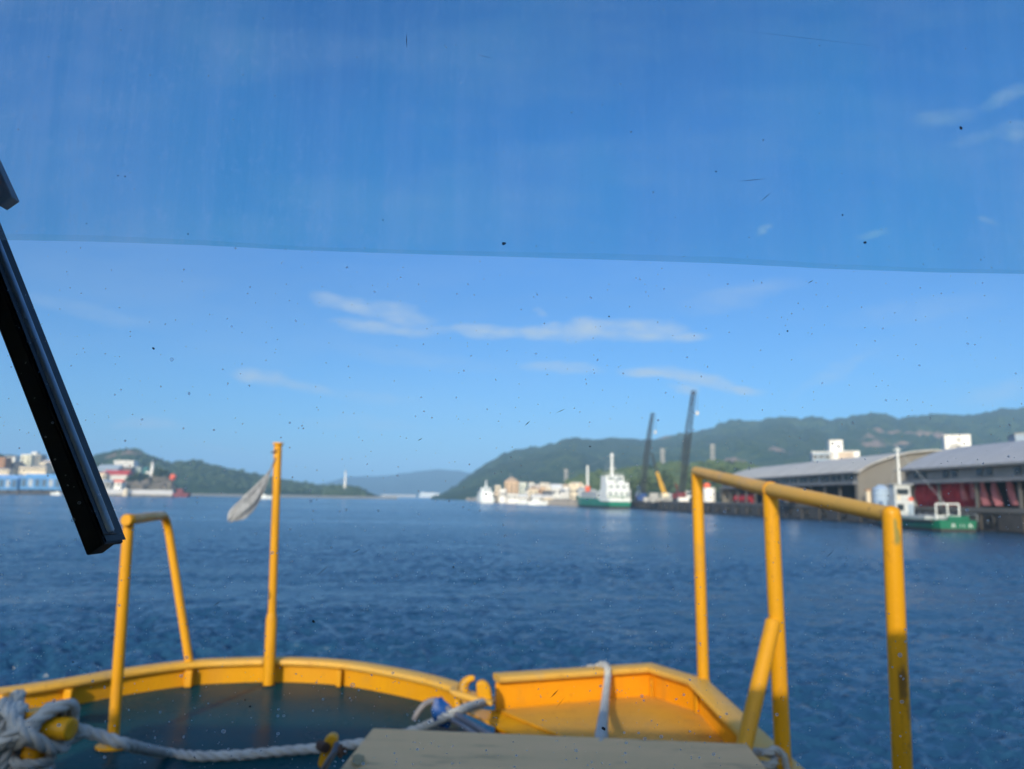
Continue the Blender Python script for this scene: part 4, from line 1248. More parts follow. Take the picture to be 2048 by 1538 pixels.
building('low white row building in front of the tall tan block', 1014, 990, 1040, 1001, 480, 8, M_WHITE, 'flat', M_GREYB, 1, 5, group=TG)

for (lab, x0, y0, x1, y1, Y, mat, rf, rm, r_, c_) in (
        ('white two-storey house tucked between the pale green tower and the cream house', 1051, 979, 1060, 1001, 475, M_WHITE, 'gable', M_GREYB, 2, 1),
        ('pale cream flat block behind the low grey arched shed', 1092, 977, 1106, 1000, 470, M_CREAM, 'flat', M_WHITE, 2, 2),
        ('white house with a grey gable left of the wide cream block', 1121, 982, 1131, 1003, 415, M_WHITE, 'gable', M_GREYB, 1, 1),
        ('small cream hut at the left end of the waterfront beside the white ship', 986, 985, 1000, 1000, 520, M_CREAM, 'hip', M_TAN, 1, 2),
        ('white shed on the quay edge in front of the terracotta house', 1064, 992, 1086, 1004, 425, M_WHITE, 'gable', M_WHITE, 1, 3),
        ('low white quay building in front of the white gabled block', 1106, 993, 1138, 1006, 402, M_WHITE, 'flat', M_GREYB, 1, 5),
        ('cream block with a flat white roof immediately right of the white ship', 990, 974, 1001, 990, 560, M_CREAM, 'flat', M_WHITE, 2, 1),
        ('tall white slab behind the cream hipped house', 1058, 968, 1068, 985, 540, M_WHITE, 'flat', M_CREAM, 2, 1),
        ('pale pinkish block behind the terracotta house', 1070, 972, 1083, 990, 530, plain('pinkish_render', (0.70, 0.58, 0.52)), 'flat', M_WHITE, 2, 2),
        ('white stepped block left of the white gabled block', 1097, 974, 1107, 990, 490, M_WHITE, 'flat', M_WHITE, 2, 1),
        ('cream tower behind the small white cube house', 1126, 970, 1137, 986, 470, M_CREAM, 'hip', M_TAN, 2, 1),
        ('white quayside shed under the pale green tower', 1038, 992, 1056, 1003, 455, M_WHITE, 'gable', M_WHITE, 1, 3),
        ('cream quayside shed left of the low white quay building', 1086, 994, 1107, 1006, 405, M_CREAM, 'gable', M_WHITE, 1, 3),
        ('tan block with a white parapet rising behind the wide cream block', 1146, 968, 1164, 990, 440, M_TAN, 'flat', M_WHITE, 1, 3)):
    building(lab, x0, y0, x1, y1, Y, 9, mat, rf, rm, r_, c_, group=TG)
# behind the sheds on the right
SGR = -19
SG = 'buildings rising behind the warehouses'
building('white tower with a pale blue side standing on the cream block behind the old shed', 1659, 880, 1683, 935, 260, 9, M_WHITE, 'flat', M_WHITE, 0, 0, group=SG, rz=SGR)
building('cream block with white corner strips behind the old barrel-roofed shed', 1664.5, 902, 1714, 945, 257, 12, plain('sand_render', (0.58, 0.47, 0.37)), 'flat', M_WHITE, 0, 0, group=SG, rz=SGR, extra=lambda th, cx, Y, zb, zt, w, d: [MB().box((cx + s * (w / 2 - 0.9) - 0.9, Y - 0.15, zb), (cx + s * (w / 2 - 0.9) + 0.9, Y + 0.2, zt - 0.36)).build('corner_strip', M_WHITE, th, smooth=False) for s in (-1, 1)])
building('blue-grey glazed office block left of the white tower', 1624, 903, 1658, 945, 262, 12, M_BLUEGREY, 'flat', M_WHITE, 3, 3, group=SG, rz=SGR, wsize=(0.8, 0.5))
def big_arc(th, cx, Y, zb, zt, w, d):
    sh = V(cx - cx * Y / (Y + d / 2), 0, 0)
    p = [at_y(x, y, Y - 0.1) + sh for x, y in ((1899, 893), (1908, 890), (1916, 894), (1924, 902))]
    MB().tube(catmull(p, 0.3), 0.32, 6).build('curved_stripe', M_GREYB, th)
    q = at_y(1913.5, 879, Y - 0.1) + sh
    MB().ball(q, 0.5, 0.15, 0.5, 10, 5).build('round_window', M_GREYB, th)
SGR = -26
building('square white tower with a curved grey stripe and small round window above the long shed', 1890, 869, 1935, 925, 235, 12, M_WHITE, 'flat', M_WHITE, 0, 0, group=SG, rz=SGR, extra=big_arc)
building('pale blue-grey tower block at the right edge above the long shed', 2029, 865, 2085, 925, 200, 12, M_BLUEGREY, 'flat', M_GREYB, 0, 0, group=SG, rz=SGR)

# left-hand town on the hillside
LG = 'hillside town buildings across the water on the left'
def L(label, *a, **k):
    building(label, *a, group=LG, sink=7.0, **k)
L('orange-brown apartment block at the left edge with a dark upper storey', -14, 914, 9, 944, 690, 10, M_ORANGE, 'flat', M_DARKG, 3, 3)
L('long white house with a grey roof above the dark house row', 9, 911, 30, 922, 735, 9, M_WHITE, 'gable', M_GREYB)
L('dark slate house between the orange block and white apartments', 17, 922, 38, 944, 700, 9, M_DARKG, 'hip', M_DARKG, 2, 3)
L('low cream house in front of the orange-brown block', -6, 936, 18, 948, 660, 8, M_CREAM, 'gable', M_GREYB, 1, 3)
L('tall white apartment block with small dark windows on the hillside', 41, 909, 61, 932, 712, 9, plain('warm_white_render', (0.78, 0.75, 0.58)), 'flat', M_WHITE, 3, 2)
L('grey apartment slab adjoining the tall white apartment block', 61, 909, 81, 934, 716, 9, M_GREYB, 'flat', M_GREYB, 3, 3)
L('small white roof house perched beside the grey slab', 63, 904, 73, 914, 735, 6, M_WHITE, 'flat', M_WHITE)
L('long cream terrace of low houses above the blue sheds', 38, 931, 92, 944, 675, 9, M_CREAM, 'gable', M_GREYB, 1, 8)
L('pinkish white house with a pale roof near the wiper edge', 84, 918, 106, 932, 700, 9, plain('pink_white_render', (0.66, 0.58, 0.56)), 'hip', M_GREYB, 2, 3)
L('small yellow-cream house under the pinkish white house', 78, 925, 90, 937, 690, 8, M_CREAM, 'flat', M_GREYB, 1, 2)
L('grey house row half hidden behind the wiper blade', 100, 928, 150, 943, 690, 9, M_GREYB, 'gable', M_DARKG, 1, 6)
L('brown-roofed house tight behind the wiper blade', 130, 918, 165, 930, 730, 9, M_WHITE, 'hip', M_ORANGE, 1, 4)
L('long white flat-roofed block alone on the green slope', 228, 921, 267, 932, 760, 10, M_WHITE, 'flat', M_WHITE, 2, 8)
L('pale blue-grey shed roof below the long white block', 194, 929, 237, 942, 730, 12, M_BLUEGREY, 'gable', plain('blue_grey_roof', (0.34, 0.40, 0.47)), 0, 0, roof_h=0.6)
L('white hall with a bright red tiled roof by the water', 204, 940, 254, 964, 670, 12, M_WHITE, 'gable', M_REDROOF, 2, 8, roof_h=0.42)
L('cream house with pink roof left of the red-roofed hall', 195, 942, 210, 962, 664, 9, M_CREAM, 'hip', plain('pink_roof_tile', (0.58, 0.30, 0.24)), 1, 2)
L('small white cottage with an orange roof in front of the red-roofed hall', 222, 959, 243, 974, 645, 7, M_WHITE, 'gable', M_ORANGEP, 1, 2, roof_h=0.35)
L('grey boathouse left of the orange-roofed cottage', 198, 960, 222, 975, 642, 8, M_GREYB, 'gable', M_BLUEGREY, 1, 2)
L('pale green gabled hut above the dark trees', 264, 933, 281, 945, 745, 7, plain('pale_green_wall', (0.45, 0.52, 0.45)), 'gable', M_GREYB)
L('teal green hut left of the white lighthouse', 283, 934, 293, 942, 750, 6, plain('teal_wall', (0.09, 0.28, 0.24)), 'gable', plain('teal_roof', (0.06, 0.22, 0.18)))
L('grey and brown house row below the long white block', 238, 933, 262, 943, 735, 8, plain('brown_wall', (0.20, 0.14, 0.12)), 'gable', M_DARKG, 1, 4)
def bays(n):
    def f(th, cx, Y, zb, zt, w, depth):
        h = zt - zb
        for k in range(n):
            x = cx - w / 2 + w * (k + 0.5) / n
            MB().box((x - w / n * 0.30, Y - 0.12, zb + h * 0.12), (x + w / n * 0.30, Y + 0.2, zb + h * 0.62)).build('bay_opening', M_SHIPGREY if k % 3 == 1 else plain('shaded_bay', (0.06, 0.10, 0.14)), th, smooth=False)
    return f
building('blue quayside shed with open bays at the left edge', -40, 949, 35, 977, 632, 16, M_BLUEP, 'gable', plain('light_blue_roof', (0.22, 0.42, 0.72)), name='waterfront_shed', cat='shed', group='blue quayside sheds', roof_h=0.28, sink=1, extra=bays(6))
building('longer blue quayside shed running behind the wiper blade', 41, 948, 150, 977, 630, 16, M_BLUEP, 'gable', plain('sky_blue_roof', (0.16, 0.40, 0.70)), name='waterfront_shed', cat='shed', group='blue quayside sheds', roof_h=0.30, sink=1, extra=bays(8))
# left quay wall, breakwater
w0, w1 = at_z(-500, 982, 0), at_z(185, 988.2, 0)
lq = thing('quay_wall', 'dark low quay wall under the blue sheds on the left shore', 'quay wall', (w0.x, w0.y, 0))
MB().prism([V(w0.x, 627, -1), V(at_y(190, 980, 627).x, 627, -1), V(at_y(190, 980, 650).x, 655, -1), V(w0.x, 655, -1)], (0, 0, 3.9)).build('wall', M_QUAY, lq, smooth=False)
for k in range(9):
    x = at_y(-20 + 22 * k, 982, 626).x
    MB().box((x, 626.2, 0.6), (x + 5.5, 626.9, 3.2)).build('fender_panel', M_QUAYP, lq, smooth=False)
bw = thing('breakwater', 'long pale concrete breakwater with a dark base below the red-roofed hall', 'breakwater', (at_y(270, 985, 622).x, 622, 0))
xa, xb = at_y(180, 985, 622).x, at_y(345, 985, 622).x
MB().box((xa, 621, -1), (xb, 628, 1.3)).build('base', M_ROCK, bw, smooth=False)
MB().box((xa, 622, 1.303), (xb, 626, 5.2)).build('parapet', plain('breakwater_face', (0.50, 0.50, 0.52), c2=(0.42, 0.42, 0.44)), bw, smooth=False)
p = at_y(252, 980, 618)
th = thing('harbour_hut', 'small round cream hut on the breakwater', 'hut', (p.x, 618, 1.3))
MB().tube([V(p.x, 618, -0.5), V(p.x, 618, 5.0)], 2.0, 14).build('wall', M_CREAM, th)
MB().tube([V(p.x, 618, 5.003), V(p.x, 618, 6.6)], [2.3, 0.3], 14).build('roof', M_CREAM, th)
# lighthouse
def tower(name, label, cat, px, ytop, ybot, Y, r0, r1, mat, lantern=True, wings=False):
    t, b = at_y(px, ytop, Y), at_y(px, ybot, Y)
    th = thing(name, label, cat, (b.x, Y, b.z))
    h = t.z - b.z
    MB().tube([V(b.x, Y, b.z - 4), V(b.x, Y, b.z + h * 0.82)], [r0, r1], 14).build('tower', mat, th)
    if lantern:
        MB().tube([V(b.x, Y, b.z + h * 0.82), V(b.x, Y, b.z + h * 0.845)], [r1 * 1.5, r1 * 1.5], 14).build('gallery', mat, th)
        MB().tube([V(b.x, Y, b.z + h * 0.846), V(b.x, Y, b.z + h * 0.93)], [r1 * 0.8, r1 * 0.8], 10).build('lantern', M_WINDOW, th)
        MB().tube([V(b.x, Y, b.z + h * 0.931), V(b.x, Y, b.z + h)], [r1 * 0.95, 0.05], 10).build('dome', mat, th)
    if wings:
        MB().box((b.x - r0 * 2.6, Y - 1.5, b.z - 4), (b.x - r0 * 0.8, Y + 2, b.z + h * 0.16)).build('base', mat, th, smooth=False)
    return th
tower('lighthouse', 'white tapering lighthouse on the rocky wooded knoll', 'lighthouse', 303.5, 921, 948, 690, 2.0, 1.0, M_WHITE, True, True)
tower('beacon_tower', 'thin pale beacon tower rising above the wooded point', 'beacon', 690, 939, 969, 905, 1.5, 0.8, M_WHITE)
# rocks under the lighthouse
rr = random.Random(5)
mb = MB()
random.seed(5)
for k in range(90):
    px = rr.uniform(255, 345)
    yb_ = 977
    yt = 950 + abs(px - 305) * 0.35 if px > 290 else 966
    py = rr.uniform(yt, yb_)
    Y = 690 - (py - 950) * 1.4
    mb.ball(at_y(px, py, Y), rr.uniform(1.5, 4), rr.uniform(1.5, 3), rr.uniform(1.2, 3), 7, 5, 0.3)
tag(mb.build('shore_rocks', M_ROCK, None, smooth=False), kind='stuff')
# orange ball-topped beacon and red hulk
p = at_y(346, 954.5, 640)
th = thing('ball_beacon', 'orange ball-topped beacon on a dark post at the end of the rocks', 'beacon', (p.x, 640, 2))
MB().tube([V(p.x, 640, -1), V(p.x, 640, p.z - 1.5)], [1.4, 0.9], 10).build('post', M_QUAY, th)
MB().ball(p, 2.7, 2.7, 2.9, 14, 8).build('ball', M_ORANGEP, th)
p = at_y(362, 981, 616)
th = thing('moored_barge', 'small dark red barge moored at the end of the pale breakwater', 'barge', (p.x, 616, 0))
MB().prism([V(p.x - 6, 616, -0.6), V(p.x + 5, 616, -0.6), V(p.x + 7, 616, 3.0), V(p.x - 7, 616, 3.0)], V(0, 5, 0)).build('hull', M_REDP, th, smooth=False)
MB().box((p.x - 4, 617, 3.003), (p.x + 1, 620, 6.4)).build('cabin', M_REDP, th, smooth=False)
MB().tube([V(p.x + 3, 618.5, 3.0), V(p.x + 3, 618.5, 8.5)], 0.25, 8).build('mast', M_QUAY, th)
# ------------------------------------------------------------------ trees one can tell apart
def tree(label, px, ybot, ytop, Y, w_px, mat, group, seed):
    b, t = at_y(px, ybot, Y), at_y(px, ytop, Y)
    h, wr = t.z - b.z, w_px / F * Y / 2
    rr = random.Random(seed)
    th = thing('tree', label, 'tree', (b.x, Y, b.z), group)
    tr = MB().tube([V(b.x, Y, b.z - 2), V(b.x + 0.1, Y, b.z + h * 0.35), V(b.x, Y, b.z + h * 0.75)], [0.35, 0.25, 0.1], 7)
    for k in range(4):
        a = rr.uniform(0, 6.28)
        tr.tube([V(b.x, Y, b.z + h * 0.35), V(b.x + wr * 0.6 * math.cos(a), Y + wr * 0.6 * math.sin(a), b.z + h * rr.uniform(0.5, 0.8))], [0.18, 0.06], 5)
    tr.build('trunk', M_BARK, th)
    cr = MB()
    for k in range(420):
        a, e = rr.uniform(0, 6.28), rr.uniform(-1, 1)
        q = rr.random() ** 0.4
        cxy = math.sqrt(1 - e * e) * q
        lump = 1 + 0.28 * noise.noise(V(math.cos(a) * 1.7 + seed, math.sin(a) * 1.7, e * 2))
        p = V(b.x + wr * cxy * math.cos(a) * lump, Y + wr * cxy * math.sin(a) * lump, b.z + h * (0.60 + 0.40 * e * q * lump))
        s = 0.09 * (wr + h * 0.4) * rr.uniform(0.6, 1.5)
        d1 = V(rr.uniform(-1, 1), rr.uniform(-1, 1), rr.uniform(-0.6, 0.6)).normalized() * s
        d2 = d1.cross(V(rr.uniform(-1, 1), rr.uniform(-1, 1), rr.uniform(-1, 1))).normalized() * s * 0.7
        cr.add([p - d1, p - d2, p + d1, p + d2], [(0, 1, 2, 3)])
    cr.build('crown', mat, th, smooth=False)
TGp = 'trees round the lighthouse knoll'
for i, (px, yb_, yt, w, lab) in enumerate((
        (262, 969, 950, 20, 'dark spreading tree right beside the red-roofed hall'),
        (276, 968, 944, 20, 'dark tree midway between the red-roofed hall and lighthouse'),
        (290, 964, 946, 17, 'dark tree at the left foot of the lighthouse'),
        (316, 960, 934, 20, 'tall dark tree immediately right of the lighthouse'),
        (329, 964, 939, 17, 'dark tree on the slope above the orange ball beacon'),
        (338, 970, 949, 13, 'smallest dark tree, next to the orange ball beacon'))):
    tree(lab, px, yb_, yt, 668 + 3 * i, w, M_LEAF, TGp, 40 + i)
TGr = 'trees behind the dock cranes'
for i, (px, yb_, yt, w, lab) in enumerate((
        (1262, 992, 958, 34, 'bright green tree just right of the moored cargo ship'),
        (1292, 992, 950, 36, 'broad green tree behind the blue crane'),
        (1330, 992, 944, 40, 'broad green tree behind the yellow crane boom'),
        (1395, 992, 938, 44, 'large green tree between the dark crane and guard rail corner'),
        (1440, 990, 934, 46, 'tall green tree above the dark shed opening, left of the old shed roof'),
        (1215, 990, 960, 30, 'green tree seen just above the stern deckhouse of the cargo ship'))):
    tree(lab, px, yb_, yt, 405 + 4 * i, w, M_LEAF2, TGr, 60 + i)

# ------------------------------------------------------------------ right quay, sheds
QH = 3.0
q0, q1, q2 = at_z(2048, 1069, 0), at_z(1480, 1030.5, 0), at_z(1268, 1016.2, 0)
qd = (q2 - q0).normalized()
qe = q0 + qd * ((q2 - q0).length + 12)
qs = q0 - qd * 70
qn = V(qd.y, -qd.x, 0)                       # inland (to the right)
QX = lambda Y: q0.x + (Y - q0.y) * qd.x / qd.y
tw0, tw1 = at_z(1172, 1013, 0), at_z(935, 1001, 0)
land = [qs + qn * 1.2, qe + qn * 1.2, V(tw0.x + 1.5, tw0.y, 0), V(tw1.x + 1.5, tw1.y, 0), V(200, 1500, 0), V(1500, 1500, 0), V(1500, -60, 0), V(qs.x + 20, -60, 0)]
structure(MB().prism([V(p.x, p.y, QH - 0.6) for p in land], (0, 0, 0.6)), 'ground', M_GROUND)
qw = thing('quay_wall', 'dark piled quay wall with tyre fenders in front of the warehouses on the right', 'quay wall', (q0.x, q0.y, 0))
MB().prism([qs + V(0, 0, -2), qe + V(0, 0, -2), qe + qn * 1.4 + V(0, 0, -2), qs + qn * 1.4 + V(0, 0, -2)], (0, 0, 4.4)).build('wall', M_QUAY, qw, smooth=False)
MB().prism([qs - qn * 0.35 + V(0, 0, 2.402), qe - qn * 0.35 + V(0, 0, 2.402), qe + qn * 1.6 + V(0, 0, 2.402), qs + qn * 1.6 + V(0, 0, 2.402)], (0, 0, 0.62)).build('coping', plain('quay_coping', (0.12, 0.115, 0.11), stain=(0.05, 0.05, 0.05)), qw, smooth=False)
Ltot = (qe - qs).length
k = 0
s = 40.0
while s < Ltot - 8:
    p = qs + qd * s
    MB().prism([p - qn * 0.28 + V(0, 0, 0.25), p + qd * 4.2 - qn * 0.28 + V(0, 0, 0.25), p + qd * 4.2 - qn * 0.002 + V(0, 0, 0.25), p - qn * 0.002 + V(0, 0, 0.25)], (0, 0, 2.0)).build('pier_panel', M_QUAYP, qw, smooth=False)
    c = p + qd * 5.6 - qn * 0.2 + V(0, 0, 1.45)
    pts = [c + qd * 0.62 * math.cos(a) + V(0, 0, 0.62 * math.sin(a)) for a in [2 * math.pi * i / 12 for i in range(13)]]
    MB().tube(pts, 0.20, 6, caps=False).build('tyre_fender', M_TREAD, qw)
    s += 7.4
sw2 = thing('quay_wall', 'pale low seawall below the waterfront buildings beyond the ship', 'quay wall', tuple(tw0))
MB().prism([tw0 + V(-1.5, 0, -1), tw1 + V(-1.5, 0, -1), tw1 + V(1.6, 0, -1), tw0 + V(1.6, 0, -1)], (0, 0, 3.6)).build('wall', plain('tan_seawall', (0.55, 0.46, 0.36), stain=(0.2, 0.17, 0.14)), sw2, smooth=False)

def shed(label, Ya, Yb, setback, width, z_eave, rise, roofmat, gable_near, gable_far, win_step, bays, clere, name='warehouse'):
    """barrel-roofed shed lying along the quay between Ya (near) and Yb (far); open waterside under a clerestory band"""
    o = V(QX(Ya), Ya, QH) + qn * setback
    o2 = o + qd * ((Yb - Ya) / qd.y)
    th = thing(name, label, 'warehouse', tuple(o), 'barrel-roofed warehouses along the quay')
    Lx = (o2 - o).length
    NA = 18
    arc = []
    for i in range(NA + 1):
        t = i / NA
        arc.append((width * t, z_eave - QH + rise * (1 - (2 * t - 1) ** 2) ** 0.9))
    over = 0.9
    P = lambda s, a, z: o + qd * s + qn * a + V(0, 0, z)
    vs, fs = [], []
    for s in (-over, Lx + over):
        for (a, z) in arc:
            vs.append(P(s, a, z))
        for (a, z) in arc:
            vs.append(P(s, a, z - 0.25))
    m = NA + 1
    for i in range(NA):
        fs.append((i, i + 1, 2 * m + i + 1, 2 * m + i))
        fs.append((m + i, 3 * m + i, 3 * m + i + 1, m + i + 1))
        fs.append((i, m + i, m + i + 1, i + 1))
        fs.append((2 * m + i, 2 * m + i + 1, 3 * m + i + 1, 3 * m + i))
    fs.append((0, 2 * m, 3 * m, m)); fs.append((NA, m + NA, 3 * m + NA, 2 * m + NA))
    MB().add(vs, fs).build('roof', roofmat, th)
    he = z_eave - QH
    def panel(s0, s1, a0, a1, z0, z1):
        return MB().prism([P(s0, a0, z0), P(s1, a0, z0), P(s1, a1, z0), P(s0, a1, z0)], (0, 0, z1 - z0))
    panel(0.4, Lx - 0.4, 0.55, 0.85, he - clere, he - 0.30).build('clerestory_wall', M_SHEDWALL, th, smooth=False)
    panel(-over, Lx + over, -0.9, 0.50, he - 0.30, he - 0.02).build('eave_beam', M_SHEDWALL, th, smooth=False)
    panel(0, Lx, -0.6, 0.50, he - clere - 0.5, he - clere - 0.02).build('canopy_beam', plain('canopy_steel', (0.17, 0.18, 0.20)), th, smooth=False)
    for gab, s in ((gable_near, 0.0), (gable_far, Lx - 0.3)):
        poly = [P(s, width - 0.3, 0), P(s, 0.3, 0)] + [P(s, min(max(a, 0.3), width - 0.3), z - 0.27) for (a, z) in arc]
        MB().prism(poly, qd * 0.3).build('gable_wall', gab, th, smooth=False)
    panel(0.5, Lx - 0.5, width - 0.6, width - 0.3, 0, he - 0.3).build('rear_wall', M_SHEDWALL, th, smooth=False)
    panel(0.5, Lx - 0.5, 6.2, 6.5, 0, he - 0.3).build('shade_panel', M_SHADE, th, smooth=False)  # near-black sheet added behind the goods, shade of the open shed as colour
    nb = bays
    for k in range(nb + 1):
        s = 0.5 + (Lx - 1.0) * k / nb
        panel(s - 0.13, s + 0.13, 0.0, 0.44, 0, he - clere - 0.51).build('column', plain('shed_column', (0.085, 0.085, 0.09)) if k == 0 and 'shed_column' not in MATS else MATS['shed_column'], th, smooth=False)
    s = 2.0
    while s < Lx - 3:
        for d in (0, 2.0):
            panel(s + d, s + d + 1.2, 0.40, 0.54, he - clere + 0.35, he - 0.55).build('window', M_WINDOW, th, smooth=False)
        s += win_step
    return th, P, Lx, he
near_shed, PN, LN, HN = shed('nearest grey barrel-roofed warehouse on the right with red tarps in its open bays', 62, 122, 6.0, 30, 8.9, 4.3, M_SHEDROOF, M_GABLE, M_SHEDWALL, 7.5, 7, 1.9)
old_shed, PO, LO, HO = shed('older barrel-roofed warehouse with a plain brownish gable behind the guard rail', 139, 216, 7.0, 32, 9.2, 4.3, M_SHEDROOF2, M_GABLE, M_GABLE, 5.0, 12, 1.9)

# goods under the sheds
def heap(name, label, cat, P, s0, s1, a, h, mat, group, seed, strands=False, z0=0.0):
    rr = random.Random(seed)
    mb = MB()
    n, m = 12, 7
    vs, fs = [], []
    base = P((s0 + s1) / 2, a, 0)
    for i in range(n + 1):
        s = s0 + (s1 - s0) * i / n
        for j in range(m + 1):
            t = j / m
            bulge = 0.55 * math.sin(math.pi * t) + 0.22 * math.sin(i * 2.1 + seed) * math.sin(math.pi * t) + 0.12 * rr.uniform(-1, 1)
            z = z0 + h * t * (1 - 0.14 * abs(math.sin(i * 0.9 + seed)) * t)
            vs.append(P(s, a - bulge, z))
    k = len(vs)
    for i in range(n + 1):
        s = s0 + (s1 - s0) * i / n
        for j in range(m + 1):
            t = j / m
            vs.append(P(s, a + 1.6 - 0.8 * t, z0 + h * t * 0.98))
    for q in (0, k):
        for i in range(n):
            for j in range(m):
                A_ = q + i * (m + 1) + j
                fs.append((A_, A_ + m + 1, A_ + m + 2, A_ + 1))
    for i in range(n):
        A_, B_ = i * (m + 1) + m, k + i * (m + 1) + m
        fs.append((A_, A_ + m + 1, B_ + m + 1, B_))
    for i in (0, n):
        for j in range(m):
            A_, B_ = i * (m + 1) + j, k + i * (m + 1) + j
            fs.append((A_, A_ + 1, B_ + 1, B_))
    tag(mb.add(vs, fs).build(name, mat, None, origin=base, smooth=True), label, cat, group)
def s_at(px, Y0, P):
    """distance along a shed where the sight line through photo column px crosses its goods line"""
    best = min(((abs((P(s * 0.25, 1.6, 1).x) / P(s * 0.25, 1.6, 1).y - ray(px, 1000).x / ray(px, 1000).y), s * 0.25) for s in range(0, 260)))
    return best[1]
GR = 'red tarpaulin covered stacks under the warehouses'
for (p0, p1, h, lab, sd_) in ((1808, 1834, 4.1, 'red tarped stack just right of the small green boat cabin, leftmost in the nearest warehouse', 3), (1832, 1853, 4.5, 'second red tarped stack in the nearest warehouse, taller than its left neighbour', 8), (1851, 1872, 3.6, 'low dark red stack between the two bigger red piles', 14), (1884, 1910, 4.7, 'rounded red tarped pile right of the empty grey bay', 20), (1908, 1934, 4.4, 'rightmost red tarped pile, touching the hanging pink nets', 27)):
    sa, sb = sorted((s_at(p0, 0, PN), s_at(p1, 0, PN)))
    heap('tarped_stack', lab, 'tarped stack', PN, sa, max(sb, sa + 1.2), 2.2, h, M_REDTARP, GR, sd_)
for (p0, p1, h, lab, sd_) in ((1438, 1461, 2.1, 'far red tarped stack beside the white tank', 31), (1463, 1482, 2.4, 'red tarped stack in the middle of the old warehouse group', 36), (1484, 1507, 2.2, 'red tarped stack seen left of the middle rail post', 41)):
    s_ = [s_at(p0, 0, PO), s_at(p1, 0, PO)]
    sa, sb = min(s_), max(s_)
    heap('tarped_stack', lab, 'tarped stack', PO, sa, max(sb, sa + 3), 1.0, h, M_REDTARP, GR, sd_)
def hanging(label, P, s, a, ztop, zbot, lean, r, seed):
    rr = random.Random(seed)
    n, NS_ = 12, 12
    vs, fs = [], []
    for i in range(n):
        t = i / (n - 1)
        c = P(s + lean * t, a - 0.3 * math.sin(t * 3), ztop + (zbot - ztop) * t)
        w = r * (0.35 + 0.75 * t + 0.15 * math.sin(5 * t + seed))
        for k in range(NS_):
            an = 2 * math.pi * k / NS_
            f_ = 1 + 0.3 * math.sin(4 * an + 3 * t + seed)
            vs.append(c + qd * w * f_ * math.cos(an) + qn * w * 0.7 * f_ * math.sin(an))
    for i in range(n - 1):
        for k in range(NS_):
            A_, B_ = i * NS_ + k, i * NS_ + (k + 1) % NS_
            fs.append((A_, B_, B_ + NS_, A_ + NS_))
    fs += [tuple(range(NS_)), tuple(range((n - 1) * NS_, n * NS_))]
    tag(MB().add(vs, fs).build('hanging_net', M_PINKNET, None, origin=P(s, a, 0)), label, 'net', 'pink nets hung up to dry in the nearest warehouse')
for (px, lean, r, zb_, lab, sd_) in ((1930, -0.5, 0.42, 1.0, 'pale pink net hanging leftmost, next to the rounded red pile', 1), (1948, 0.3, 0.34, 1.2, 'narrow pink net hanging second from the red pile', 2), (1975, -1.6, 0.55, 0.3, 'pink net bundle slanting strongly down to the quay', 3), (1998, -1.0, 0.50, 0.3, 'broad pink net right of the strongly slanting bundle', 4), (2028, -0.9, 0.50, 0.4, 'pink net hanging closest to the right edge of the photo', 5)):
    hanging(lab, PN, s_at(px, 0, PN) - lean * 0.6, 1.6, 5.2, zb_, lean * 0.7, r, sd_)
# white tank with orange dome, blue silo-like cabinet beside the old shed
p = at_y(1419, 1003, 214)
th = thing('storage_tank', 'white cylindrical tank with a bright orange dome beside the far rail post', 'tank', (p.x, 214, QH))
zt_ = at_y(1419, 976, 214).z
MB().tube([V(p.x, 214, QH), V(p.x, 214, zt_)], 1.75, 20).build('tank_body', M_WHITE, th)
c2 = at_y(1414, 972, 213.5)
MB().ball(V(c2.x, 213.6, zt_ + 0.55), 1.05, 1.05, 0.9, 14, 8).build('dome', M_ORANGEP, th)
p = at_y(1764, 1008, 124)
th = thing('silo', 'pale blue cylindrical silo standing behind the small green boat', 'silo', (p.x, 124, QH))
zt_ = at_y(1764, 978, 124).z
MB().tube([V(p.x, 124, QH), V(p.x, 124, zt_), V(p.x, 124, zt_ + 0.7)], [1.35, 1.35, 0.4], 18).build('silo_body', M_PALEBLUE, th)
for k in range(3):
    MB().tube([V(p.x, 124, QH + 0.6 + k * 0.9), V(p.x, 124, QH + 0.75 + k * 0.9)], 1.40, 18).build('hoop', M_BLUEGREY, th)
p = at_y(1737, 1005, 136)
th = thing('quay_post', 'pale square post standing alone in front of the brownish warehouse gable', 'post', (p.x, 136, QH))
MB().box((p.x - 0.3, 135.7, QH), (p.x + 0.3, 136.3, QH + 2.6)).build('post_shaft', M_CREAM, th, bevel=0.04)
MB().box((p.x - 0.42, 135.58, QH + 2.603), (p.x + 0.42, 136.42, QH + 2.85)).build('post_head', M_ORANGE, th, bevel=0.04)
